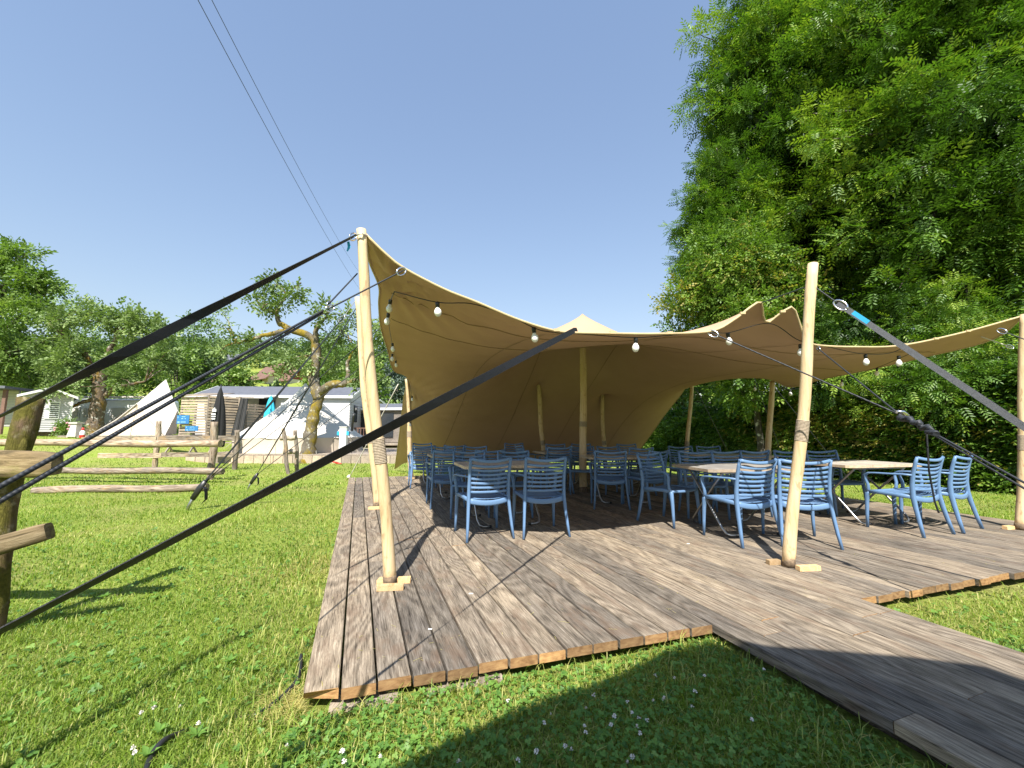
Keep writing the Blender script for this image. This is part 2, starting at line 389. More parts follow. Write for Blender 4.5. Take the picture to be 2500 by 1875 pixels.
# walkway planks continue towards the camera side
kk = 0
for i in range(NP):
    u = (i+.5)*PW
    if w1+.02 < u < w2-.02:
        st = KL+E1*u
        # find start of the deck plank in this row
        ys = [((o.location+Vector(deck.location))-st).dot(PD) for o in deck.children if o.name.startswith('plank') and abs(((o.location+Vector(deck.location))-st).dot(Vector((math.cos(PANG), math.sin(PANG), 0)))) < .02]
        y = min(ys)
        while y > -6.5:
            L = random.choice([1.6, 2.2, 2.9, 3.2]); put_plank(walk, st+PD*(y-L), L-.004, PW*cosw-.0095); y -= L
        kk += 1
# joists and rubble below the edge
mb = MB()
for y in (.35, 2.2, 4.4, 6.6, 8.9):
    a = KL+E1*.12+PD*y; b = KL+E1*(NP*PW-.1)+PD*y
    mb.beam(a+Vector((0, 0, -.085)), b+Vector((0, 0, -.085)), .07, .07)
j = mb.build('joist', M['joist'], deck); j.location = -Vector(deck.location)
mb = MB()
for (x, y, l) in ((.12, .18, .30), (.55, .2, .38)):
    a = KL+E1*x+PD*y*.3+Vector((0, 0, -.092)); mb.beam(a, a+E1*l, .16, .03)
j = mb.build('support_slab', M['greyplank'], deck); j.location = -Vector(deck.location)
mb = MB()
for u in (w1+.12, w2-.12):
    a = KL+E1*u; mb.beam(a+Vector((0, 0, -.085))-PD*.1, a-PD*6.3+Vector((0, 0, -.085)), .06, .07)
j = mb.build('joist', M['joist'], walk); j.location = -Vector(walk.location)
def on_deck(X, Y, pad=0.0):
    """True where the deck or walkway covers the ground"""
    dx, dy = X-KL.x, Y-KL.y
    det = E1.x*PD.y-E1.y*PD.x
    u = (dx*PD.y-dy*PD.x)/det; v = (E1.x*dy-E1.y*dx)/det
    wtot = NP*PW
    d = (u > -pad) & (u < wtot+pad) & (v > -pad) & (v < DEPTH+pad)
    k = (u > w1-pad) & (u < w2+pad) & (v < .2) & (v > -6.6)
    return d | k
# ------------------------------------------------------------------ tent poles
def pole(base, top, r0, r1, label, bend=.02, wrap=None, blocks=None, dirt=True, group='peeled tent poles', seed=0):
    base = Vector(base); top = Vector(top); rd = random.Random(seed)
    t = empty('tent_pole', base, 0, label, 'pole', group)
    d = top-base; n = 22; pts = []; rs = []
    ph = rd.uniform(0, 6)
    for i in range(n+1):
        f = i/n
        off = Vector((math.sin(f*5.3+ph)*bend*math.sin(math.pi*f), math.cos(f*4.1+ph)*bend*math.sin(math.pi*f), 0))
        pts.append(d*f+off); rs.append((r0+(r1-r0)*f)*(1+.035*math.sin(f*23+ph)+.025*math.sin(f*51+ph*2)))
    mb = MB(); mb.tube(pts, rs, 14); mb.build('shaft', M['pole'], t)
    if dirt:
        mb = MB(); q = [p.copy() for p in pts[:2]]; q[0] = d*.001; q[1] = d*.028
        mb.tube([q[0], q[0].lerp(q[1], .6), q[1]], [rs[0]*1.035, rs[0]*1.03, rs[0]*1.004], 14); mb.build('stained_foot', M['poledirt'], t)
    if wrap:
        mb = MB(); a = wrap[0]; b_ = wrap[1]-.02; k = 16
        for i in range(k):
            f0 = a+(b_-a)*i/k; f1 = a+(b_-a)*(i+.9)/k
            def at(f):
                x = f*n; i0 = min(int(x), n-1); return pts[i0].lerp(pts[i0+1], x-i0)
            rr = (r0+(r1-r0)*f0)*1.055+.0005
            mb.tube([at(f0), at((f0+f1)/2), at(f1)], [rr, rr+.0022, rr], 14)
        mb.build('rope_binding', M['rope_wrap'], t)
    if blocks:
        for (x, y, rz, L) in blocks:
            mb = MB(); mb.box((0, 0, .02), (L, .05, .038)); mb.build('wooden_block', M['block'], t, (x, y, 0), (0, 0, rz))
    return t
A0 = gp(953, 1428); A1 = wp(882, 560, 3.02)
B0 = gp(1925, 1383); B1 = wp(1985, 644, 3.62)
pole(A0, A1, .047, .036, 'tall front pole at the left corner of the deck, tied to the highest canopy tip', .02, (.34, .43), [(.03, -.10, .12, .19), (.09, .05, .12, .10), (-.075, .02, 1.6, .08)], seed=1)
pole(B0, B1, .050, .042, 'front pole standing before the right hand chairs with a rope wrapped waist', .03, (.40, .49), [(.10, -.10, .1, .19), (-.09, .06, .1, .11)], seed=2)
pole(gp(2492, 1293), wp(2503, 768, 4.98), .052, .046, 'pole at the right edge of the picture under the far canopy tip', .02, (.36, .45), [(-.12, .02, .2, .12)], seed=3)
A2b = gp(922, 1240); A2t = wp(873, 726, 6.35)
pole(A2b, A2t, .058, .045, 'second pole along the left deck edge, seen just behind the tall front pole', .03, (.30, .36), [(.0, -.11, .2, .2)], seed=4)
D0 = gp(1004, 1168); D1 = wp(994, 925, 10.15)
pole(D0, D1, .062, .052, 'short pole at the back left corner where the side flap begins', .02, (.42, .50), [(.02, -.11, .2, .22)], seed=5)
CPb = gp(1424, 1200); CPt = wp(1422, 768, 8.25)
pole(CPb, CPt-Vector((0, 0, .05)), .075, .060, 'thick centre pole pushing up the canopy peak', .015, (.36, .41), None, seed=6)
P5b = gp(1334, 1165); P5t = wp(1314, 935, 10.3)
pole(P5b, P5t, .06, .05, 'inner pole left of the centre pole, leaning left', .03, (.35, .42), None, seed=7)
P6b = gp(1478, 1160); P6t = wp(1470, 945, 10.8)
pole(P6b, P6t, .055, .045, 'slim inner pole right of the centre pole', .03, (.35, .42), None, seed=8)
F0 = Vector((5.02, 8.35, 0)); F1 = wp(1886, 930, 8.5)
pole(F0, F1, .058, .05, 'right side pole before the hedge, leaning right', .02, (.30, .37), None, seed=9)
G0 = Vector((4.35, 10.6, 0)); G1 = wp(1691, 918, 10.7)
pole(G0, G1, .055, .045, 'rear right pole in the gap between canopy wall and hedge', .02, (.30, .37), None, seed=10)
# ------------------------------------------------------------------ stretch tent canopy
def crom(P, n):
    P = [np.array(p, float) for p in P]; P = [2*P[0]-P[1]]+P+[2*P[-1]-P[-2]]
    seg = len(P)-3; out = []
    L = [np.linalg.norm(P[i+2]-P[i+1]) for i in range(seg)]; cum = np.concatenate([[0], np.cumsum(L)])
    for s in np.linspace(0, cum[-1], n):
        i = min(int(np.searchsorted(cum, s, 'right')-1), seg-1); t = (s-cum[i])/L[i]
        p0, p1, p2, p3 = P[i:i+4]; a = 0.5
        out.append(.5*((2*p1)+(-p0+p2)*t+(2*p0-5*p1+4*p2-p3)*t*t+(-p0+3*p1-3*p2+p3)*t**3))
    return np.array(out)
def wl(px, py, Y): return tuple(wp(px, py, Y))
front = [wl(893, 572, 3.04), wl(940, 618, 3.08), wl(987, 655, 3.12), wl(1085, 706, 3.2), wl(1166, 738, 3.24), wl(1260, 778, 3.28), wl(1345, 805, 3.32), wl(1401, 812, 3.36), wl(1500, 814, 3.45), wl(1600, 815, 3.58), wl(1733, 809, 3.8), wl(1790, 782, 3.9), wl(1832, 750, 3.98), wl(1858, 738, 4.02), wl(1864, 775, 4.15), wl(1876, 788, 4.2), wl(1905, 765, 4.15), wl(1935, 750, 4.12), wl(1952, 790, 4.2), wl(1966, 826, 4.25), wl(1992, 842, 4.3), wl(2088, 847, 4.5), wl(2202, 843, 4.75), wl(2350, 812, 4.95), wl(2502, 770, 5.02)]
left = [wl(893, 572, 3.04), wl(903, 640, 3.5), wl(926, 700, 4.1), wl(925, 745, 5.2), wl(930, 800, 6.3), wl(945, 850, 7.4), wl(962, 905, 8.9), wl(994, 922, 10.15), wl(985, 975, 11.1), wl(975, 1060, 12.4), (-3.85, 13.8, -.05)]
right = [wl(2502, 770, 5.02), wl(2420, 830, 5.4), wl(2250, 873, 6.1), wl(2110, 905, 6.9), wl(2010, 925, 7.6), wl(1932, 945, 8.1), wl(1887, 927, 8.5), wl(1835, 898, 9.0), wl(1790, 915, 9.6), wl(1740, 926, 10.2), wl(1690, 917, 10.7), wl(1665, 960, 11.2), wl(1625, 1010, 11.9), wl(1590, 1060, 12.6), wl(1562, 1098, 13.3)]
BL = left[-1]; BR = right[-1]
back = [BL, (-3.2, 13.3, .22), (-1.5, 12.9, .27), (1.0, 12.9, .25), (3.0, 13.1, .3), BR]
NU, NV = 110, 90
Fr = crom(front, NU); Bk = crom(back, NU); Lf = crom(left, NV); Rt = crom(right, NV)
u = np.linspace(0, 1, NU)[None, :, None]; v = np.linspace(0, 1, NV)[:, None, None]
C00, C10, C01, C11 = Fr[0], Fr[-1], Bk[0], Bk[-1]
S = (1-v)*Fr[None]+v*Bk[None]+(1-u)*Lf[:, None]+u*Rt[:, None]-((1-u)*(1-v)*C00+u*(1-v)*C10+(1-u)*v*C01+u*v*C11)
pins = []
def pin(p, rad, dz=0.0, flat=.10):
    p = np.array(p); d = (S[..., 0]-p[0])**2+(S[..., 1]-p[1])**2; d[:2] = 1e9; d[-2:] = 1e9
    j, i = np.unravel_index(np.argmin(d), d.shape)
    pins.append((j, i, (p[0], p[1], p[2]+dz)))
pin(CPt, .1, -.36); pin(P5t, .1, .02); pin(P6t, .1, .02)
# rear wall hangs at a steep slope: a few soft guides
for it in range(1500):
    S[1:-1, 1:-1] = .25*(S[:-2, 1:-1]+S[2:, 1:-1]+S[1:-1, :-2]+S[1:-1, 2:])*1.0
    for j, i, p in pins: S[j, i] = p
del pins[0]
_d = np.sqrt((S[..., 0]-CPt.x)**2+(S[..., 1]-CPt.y)**2); Z = S[..., 2].copy(); _in = _d < 1.2
_t = CPt.z+.02-.36*(_d/.65)**.85-.30*np.maximum(0, CPt.y-S[..., 1]); _tip = _d < .9
for it in range(500):
    Z[_tip] = _t[_tip]
    for j, i, p in pins: Z[j, i] = p[2]
    Zn = Z.copy(); Zn[1:-1, 1:-1] = .25*(Z[:-2, 1:-1]+Z[2:, 1:-1]+Z[1:-1, :-2]+Z[1:-1, 2:]); Z = Zn
Z[_tip] = _t[_tip]; S[..., 2] = Z
for (q, hh_, rr_) in ((P5t, .05, .25), (P6t, .05, .25)):
    dd = np.sqrt((S[..., 0]-q.x)**2+(S[..., 1]-q.y)**2); S[..., 2] += hh_*np.exp(-dd/rr_)*smooth(3.2, 1.2, dd)
# creases radiating from the corners
uu = np.linspace(0, 1, NU)[None, :]; vv = np.linspace(0, 1, NV)[:, None]
def crease(S, cx, cy, n, amp, reach, ph=0.):
    a = np.arctan2(vv-cy, (uu-cx)*1.2+1e-6); d = np.sqrt((uu-cx)**2+(vv-cy)**2)
    fall = np.exp(-(d/reach)**2)*smooth(0, .02, d)
    edge = smooth(0, .02, uu)*smooth(1, .98, uu)*smooth(0, .015, vv)*smooth(1, .99, vv)
    S[..., 2] += amp*np.sin(a*n+ph)*fall*edge
crease(S, 0, 0, 30, .05, .17); crease(S, 0, .70, 34, .06, .14); crease(S, 1, 0, 24, .02, .12); crease(S, .63, 0, 22, .02, .07); crease(S, 1, .62, 22, .02, .08)
crease(S, .13, 0, 18, .012, .06); crease(S, 0, .35, 24, .015, .08)
SX = S.copy()
tent = empty('stretch_tent', (0, 0, 0), 0, 'large sand coloured stretch tent spread over the wooden deck on peeled poles', 'tent')
V = S.reshape(-1, 3); j, i = np.meshgrid(np.arange(NV-1), np.arange(NU-1), indexing='ij')
F = np.stack([j*NU+i, j*NU+i+1, (j+1)*NU+i+1, (j+1)*NU+i], -1).reshape(-1, 4)
link('canopy', np_mesh('canopy', V, F, M['fabric'], smooth_=True), tent)
def surf(uf, vf, off=-.012):
    a = uf*(NU-1); b = vf*(NV-1); i = min(int(a), NU-2); j = min(int(b), NV-2); fa, fb = a-i, b-j
    p = S[j, i]*(1-fa)*(1-fb)+S[j, i+1]*fa*(1-fb)+S[j+1, i]*(1-fa)*fb+S[j+1, i+1]*fa*fb
    du = S[j, i+1]-S[j, i]; dv = S[j+1, i]-S[j, i]; n = np.cross(du, dv); n /= np.linalg.norm(n)+1e-9
    if n[2] < 0: n = -n
    return Vector(p+n*off)
mb = MB(); mb.tube([Vector(p) for p in Fr], .011, 6); mb.build('front_hem', M['seam'], tent)
mb = MB(); mb.tube([Vector(p) for p in Lf], .012, 6); mb.build('left_hem', M['seam'], tent)
mb = MB(); mb.tube([Vector(p) for p in Rt], .012, 6); mb.build('right_hem', M['seam'], tent)
mb = MB(); mb.tube([Vector(p) for p in Bk], .012, 6); mb.build('back_hem', M['seam'], tent)
for uf in (.22, .42, .62, .82):
    mb = MB(); mb.sweep([surf(uf, vf, -.009) for vf in np.linspace(.02, .985, 60)], .010, .003, n=6); mb.build('seam', M['seammid'], tent)
for vf in (.10, .22):
    mb = MB(); mb.sweep([surf(uf, vf, -.009) for uf in np.linspace(.02, .985, 90)], .010, .004, n=6); mb.build('seam', M['seammid'], tent)
for pt in (P5t, P6t):
    mb = MB(); mb.lathe([(.001, .02), (.085, .012), (.10, -.005), (.09, -.02), (.001, -.025)], pt, 16); mb.build('pole_cup', M['seamdark'], tent)
# webbing loops along the front hem
for uf in (.20, .26, .33, .44, .53, .78, .84, .90):
    p = surf(uf, 0.0, 0); mb = MB(); mb.box(p+Vector((0, -.012, .004)), (.05, .02, .022)); mb.build('hem_loop', M['seam'], tent)
# ------------------------------------------------------------------ ropes, straps, hooks
def hook_mb(mb, p, d, s=.05, r=.006):
    d = Vector(d).normalized(); up = Vector((0, 0, 1)); sd = d.cross(up).normalized(); u2 = sd.cross(d)
    pts = [Vector(p)+d*(s*(math.cos(a)))+u2*(s*.55*math.sin(a)) for a in np.linspace(0, 2*math.pi, 15)]
    mb.tube(pts, r, 6); return mb
def rope(name, pts, r, mat, label, cat='rope', group=None, sag=0.0, n=14, hook=None, flat=None, twist=None, up=None):
    P = [Vector(p) for p in pts]; Q = []
    for a, b in zip(P[:-1], P[1:]):
        for i in range(n): f = i/n; Q.append(a.lerp(b, f)+Vector((0, 0, -sag*4*f*(1-f))))
    Q.append(P[-1])
    root = empty(name, P[0], 0, label, cat, group); L = [q-P[0] for q in Q]
    mb = MB()
    if flat:
        side = None
        if twist:
            t = (L[-1]-L[0]).normalized(); base = t.cross(Vector((0, 0, 1))).normalized(); o2 = base.cross(t)
            side = []
            cum = [0.0]
            for i in range(1, len(L)): cum.append(cum[-1]+(L[i]-L[i-1]).length)
            for i in range(len(L)):
                f = cum[i]/cum[-1]; a = R(float(np.interp(f, [q[0] for q in twist], [q[1] for q in twist])))
                vd = (P[0]+L[i]-Vector((0, 0, CAMH))).normalized(); w1_ = t.cross(vd).normalized(); w2_ = w1_.cross(t)
                side.append(w1_*math.cos(a)+w2_*math.sin(a))
        mb.sweep(L, flat, .003, side=side, n=4, sm=False, pw=.35)
        mb.build('webbing', mat, root)
    else:
        mb.tube(L, r, 8); mb.build('cord', mat, root)
    if hook:
        for (k, s) in hook:
            q = L[k]; d = (L[k-1]-L[k]) if k in (-1, len(L)-1) else (L[1]-L[0])
            hm = MB(); hook_mb(hm, q+d.normalized()*s*.5, d, s, s*.13); hm.build('steel_hook', M['chrome'], root)
    return root
# S1: strap from the top of the front left pole
a = wp(866, 576, 2.98); b = wp(0, 1016, 1.45); d = (b-a); anchor1 = a+d*((-.1-a.z)/d.z)
def rib(t0, t1, n): return [a.lerp(anchor1, f) for f in np.linspace(t0, t1, n)]
q = (b-a).length/(anchor1-a).length
s1 = rope('guy_strap', [a, anchor1], 0, M['strap'], 'black webbing strap from the tall front pole top down to the left edge', 'strap', None, 0, 46, [(0, .045)], flat=.052, twist=[(0, 72), (.2*q, 66), (.5*q, 48), (.68*q, 12), (.8*q, 20), (.9*q, 60), (q, 80), (1, 84)])
t_ = wp(850, 590, 2.93)
tg = MB(); tg.sweep([t_-s1.location, t_-s1.location+Vector((.01, 0, -.04)), t_-s1.location+Vector((-.004, 0, -.075))], [.022, .03, .012], .003, n=4, sm=False); tg.build('label', M['bluetag'], s1)
hm = MB(); hm.tube([Vector(q)-s1.location for q in (wp(866, 576, 2.98), wp(882, 570, 2.97), wp(897, 576, 3.03))], .006, 6); hm.build('steel_link', M['chrome'], s1)
# S2: strap from the middle of the front hem
a = wp(1403, 806, 3.36); b = wp(0, 1541, .84); d = b-a; anchor2 = a+d*((-.1-a.z)/d.z); q = d.length/(anchor2-a).length
rope('guy_strap', [a+Vector((.03, .05, .012)), a, anchor2], 0, M['strap'], 'long black strap from the middle of the front hem down to the lower left corner', 'strap', None, .0, 34, None, flat=.05, twist=[(0, 5), (.3*q, 0), (.6*q, 25), (.75*q, 48), (.88*q, 66), (q, 77), (1, 80)])
# twin ropes on the left with snap hooks
ring = wp(800, 755, 2.62)
for k, (py, off) in enumerate(((1188, .0), (1224, .015))):
    b = wp(0, py, 1.08); a = ring+Vector((-.03, 0, -.01-off)); d = b-a
    rope('guy_rope', [a, a+d*1.9], .0068, M['rope'], ('upper' if k == 0 else 'lower')+' of the two thick black ropes leaving the ring left of the tall pole', 'rope', 'twin ropes at the left', 0, 30)
hk = wp(985, 660, 3.1)
rope('guy_rope', [hk, ring], .0055, M['rope'], 'black rope hooked to the canopy hem and crossing in front of the tall pole', 'rope', None, 0, 20, [(0, .05), (-1, .035)])
rope('guy_rope', [wp(872, 668, 3.1), ring+Vector((.0, 0, .03))], .0055, M['rope'], 'short black rope from the tall pole hook down to the ring', 'rope', None, 0, 12, [(-1, .03)])
# ropes from the second pole and left rim to the ground anchors
an1 = gp(452, 1245, -.10); an2 = gp(602, 1196, -.10)
def anchor(p, label, s=1.0):
    t = empty('ground_anchor', p, 0, label, 'ground anchor', None)
    mb = MB(); mb.tube([(0, 0, -.15), (.03*s, 0, .06), (.09*s, .0, .16*s)], .014*s, 7); mb.build('stake', M['steel'], t)
    mb = MB(); mb.sweep([(.06*s, 0, .1*s), (.12*s, .0, .2*s), (.17*s, 0, .27*s)], [.05*s, .06*s, .04*s], .03*s, n=8); mb.build('ratchet', M['black'], t)
    mb = MB(); mb.sweep([(.14*s, 0, .22*s), (.19*s, -.02, .2*s), (.20*s, -.02, .1*s), (.16*s, -.02, .06*s)], [.03*s, .05*s, .055*s, .02*s], .004, side=(0, 1, .3), n=4, sm=False); mb.build('loose_strap_end', M['strap'], t)
anchor(an1, 'black ratchet anchor on the lawn where several ropes meet, nearest the camera', 1.7)
anchor(an2, 'small ratchet anchor on the lawn further back, left of the deck', 1.3)
U = Vector((.24, 0, .40))
rope('guy_strap', [an1+U, wp(838, 775, 6.3)], 0, M['strap'], 'dark strap from the near lawn anchor up to the second pole', 'strap', 'ropes to the near lawn anchor', 0, 16, [(-1, .07)], flat=.04, twist=[(0, 60), (.45, 20), (.8, 60), (1, 70)])
rope('guy_rope', [wp(838, 775, 6.3), wp(872, 728, 6.35)], .006, M['steel'], 'thin steel link joining the dark strap to the second pole top', 'rope')
rope('guy_rope', [an1+U, wp(800, 905, 6.8), wp(930, 800, 6.4)], .007, M['rope'], 'black rope from the near lawn anchor to the middle of the left hem', 'rope', 'ropes to the near lawn anchor', 0, 12)
rope('guy_rope', [an1+U, wp(945, 850, 7.4)], .006, M['rope'], 'thin black rope from the near lawn anchor to the lower left hem', 'rope', 'ropes to the near lawn anchor', 0, 12)
rope('guy_strap', [an2+U*.8, wp(873, 726+20, 6.5)], 0, M['strap'], 'narrow black strap from the far lawn anchor up past the moss trunk', 'strap', 'ropes to the far lawn anchor', 0, 14, None, flat=.035, twist=[(0, 70), (.45, 20), (.8, 60), (1, 70)])
rope('guy_rope', [an2+U*.8, wp(962, 905, 8.9)], .007, M['rope'], 'black rope from the far lawn anchor to the hem near the back left pole', 'rope', 'ropes to the far lawn anchor', 0, 14)
st3 = gp(852, 1168, -.08)
rope('guy_rope', [st3, wp(972, 938, 9.9)], .012, M['palerope'], 'pale rope from a peg by the deck corner up to the back left pole', 'rope', None, 0, 12)
mb = MB(); mb.lathe([(.001, 0), (.05, .01), (.06, .05), (.03, .09), (.001, .1)], (0, 0, 0), 9); tag(mb.build('peg_knot', M['palerope'], None, st3), 'pale knotted rope peg on the grass at the left deck edge', 'rope peg')
# right side ropes
KN = wp(2196, 1012, 3.05)
hA = wp(1735, 812, 3.8); hB = wp(1996, 850, 4.3)
rope('guy_rope', [hA, KN], .006, M['rope'], 'black rope from the hem hook left of the right front pole to the knot', 'rope', None, 0, 20, [(0, .05)])
rope('guy_rope', [hB, KN], .006, M['rope'], 'black rope from the hem hook just right of the front pole to the knot', 'rope', None, 0, 16, [(0, .045)])
for k, py in enumerate((1178, 1192)):
    b = wp(2500, py, 2.35); d = b-KN
    rope('guy_rope', [KN, KN+d*2.2], .0062, M['rope'], ('upper' if k == 0 else 'lower')+' of two black ropes running from the big knot out of the right side', 'rope', 'twin ropes at the right', 0, 20)
kt = empty('rope_knot', KN, 0, 'lumpy knot of black rope where the right hand guy ropes meet', 'knot')
mb = MB(); d = (wp(2320, 1080, 2.7)-KN); rd = random.Random(3)
mb.tube([d*(.0+i*.05)+Vector((rd.uniform(-.02, .02), rd.uniform(-.02, .02), rd.uniform(-.02, .02))) for i in range(16)], [rd.uniform(.012, .024) for i in range(16)], 7); mb.build('knot', M['rope'], kt)
mb = MB(); mb.tube([(-.02, 0, .02), (.03, 0, .02), (.06, 0, -.01)], .012, 7); mb.build('steel_ring', M['chrome'], kt)
rope('rope_tail', [wp(2262, 1050, 2.9), wp(2268, 1150, 2.9), wp(2282, 1225, 2.9), wp(2292, 1252, 2.9)], .006, M['strap'], 'loose dark strap end hanging down in front of the right hand chairs', 'strap', None, 0, 6)
# S3
a = wp(1992, 705, 3.6); a2 = wp(2045, 740, 3.5)
rope('guy_rope', [wp(1975, 690, 3.62), a2], .0055, M['rope'], 'short black rope from the right front pole to the steel carabiner', 'rope', None, 0, 8)
b = wp(2500, 1042, 2.8); d = b-a2; anchor3 = a2+d*((-.1-a2.z)/d.z)
s3 = rope('guy_strap', [a2, a2+d*.4, a2+d*.8, anchor3], 0, M['greystrap'], 'grey strap with a blue label from the right front pole to the right edge', 'strap', None, 0, 14, [(0, .06)], flat=.05, twist=[(0, 8), (1, 5)])
t = d.normalized(); pa = a2+d*.10-s3.location; pb = a2+d*.20-s3.location
bs = t.cross(Vector((0, 0, 1))).normalized(); o2 = bs.cross(t)
sdv = t.cross((a2+d*.15-Vector((0, 0, CAMH))).normalized()).normalized()
mb = MB(); mb.sweep([pa, pb], .053, .0065, side=sdv, n=4, sm=False, pw=.35); mb.build('label', M['bluetag'], s3)
rope('guy_rope', [wp(1857, 740, 4.02), wp(1968, 700, 3.66)], .005, M['rope'], 'thin black rope tying the folded canopy tip to the right front pole', 'rope', None, 0, 10)
rope('guy_rope', [wp(2440, 806, 4.95), wp(2560, 850, 4.6)], .006, M['rope'], 'short rope at the underside of the far right canopy tip', 'rope', None, 0, 6, [(0, .05)])
rope('guy_rope', [wp(2395, 822, 5.3), wp(2470, 848, 5.2)], .006, M['palerope'], 'hanging hook and cord below the far right canopy hem', 'rope', None, 0, 6, [(-1, .04)])
for (pp, gg, lb) in ((wp(1690, 930, 10.65), Vector((6.6, 12.2, -.1)), 'rope from the rear right pole down to the hedge foot'), (wp(1887, 940, 8.5), Vector((7.3, 8.9, -.1)), 'rope from the right side pole down behind the chairs'), (wp(1835, 905, 9.0), Vector((6.9, 10.4, -.1)), 'thin rope from the right hem down towards the hedge')):
    rope('guy_rope', [pp, gg], .006, M['rope'], lb, 'rope', None, 0, 10, [(0, .04)])
# ------------------------------------------------------------------ string lights
def bulb_mesh():
    mb = MB(); mb.lathe([(.0, -.115), (.014, -.112), (.026, -.098), (.031, -.08), (.028, -.062), (.018, -.045), (.014, -.035)], n=14); me = mb.mesh('bulb', M['bulb'])
    ms = MB(); ms.lathe([(.0, .012), (.017, .012), (.019, .0), (.016, -.036), (.0, -.036)], n=12); return me, ms.mesh('socket', M['black'])
BULB, SOCK = bulb_mesh()
def light_string(pts, bulbs, label, r=.0045):
    root = empty('string_light', pts[0], 0, label, 'string light', 'festoon lights under the hem')
    Q = crom([tuple(p) for p in pts], len(pts)*7); mb = MB(); mb.tube([Vector(q)-Vector(pts[0]) for q in Q], r, 6); mb.build('cable', M['black'], root)
    for p in bulbs:
        o = link('socket', SOCK, root, Vector(p)-Vector(pts[0])); s = link('bulb', BULB, o)
        o.rotation_euler = (random.uniform(-.15, .15), random.uniform(-.15, .15), 0)
    return root
fs = [wl(963, 712, 3.5), wl(1068, 738, 3.32), wl(1155, 742, 3.3), wl(1250, 775, 3.34), wl(1303, 800, 3.38), wl(1340, 810, 3.40), wl(1440, 817, 3.45), wl(1552, 824, 3.55), wl(1640, 818, 3.7), wl(1733, 811, 3.85), wl(1780, 812, 4.0), wl(1880, 790, 4.25), wl(1953, 832, 4.35), wl(2035, 850, 4.5), wl(2110, 864, 4.65), wl(2180, 860, 4.8), wl(2230, 830, 4.9)]
light_string(fs, [wl(1068, 741, 3.32), wl(1303, 803, 3.38), wl(1552, 828, 3.55), wl(1777, 815, 4.0), wl(1954, 843, 4.36), wl(2113, 868, 4.65), wl(2194, 871, 4.85)], 'black festoon cable with white bulbs along the front hem')
ls = [wl(963, 712, 3.5), wl(952, 738, 3.9), wl(947, 765, 4.4), wl(952, 810, 5.4), wl(957, 836, 6.2), wl(961, 860, 7.2), wl(970, 885, 8.2), wl(990, 915, 9.6), wl(1004, 960, 10.0), wl(1000, 1035, 10.05)]
light_string(ls, [wl(953, 735, 3.9), wl(948, 768, 4.3), wl(958, 840, 5.9), wl(958, 866, 6.8), wl(966, 882, 7.8), wl(1006, 968, 10.0), wl(1001, 1030, 10.05)], 'black festoon cable with white bulbs down the left hem')
rs_ = [wl(2230, 860, 5.6), wl(2140, 898, 6.5), wl(2056, 925, 7.2), wl(1990, 940, 7.8), wl(1930, 950, 8.2), wl(1850, 935, 8.8)]
light_string(rs_, [wl(2141, 900, 6.5), wl(2056, 928, 7.2), wl(1930, 953, 8.2), wl(1843, 942, 8.9)], 'festoon cable with small bulbs along the right side hem before the hedge')
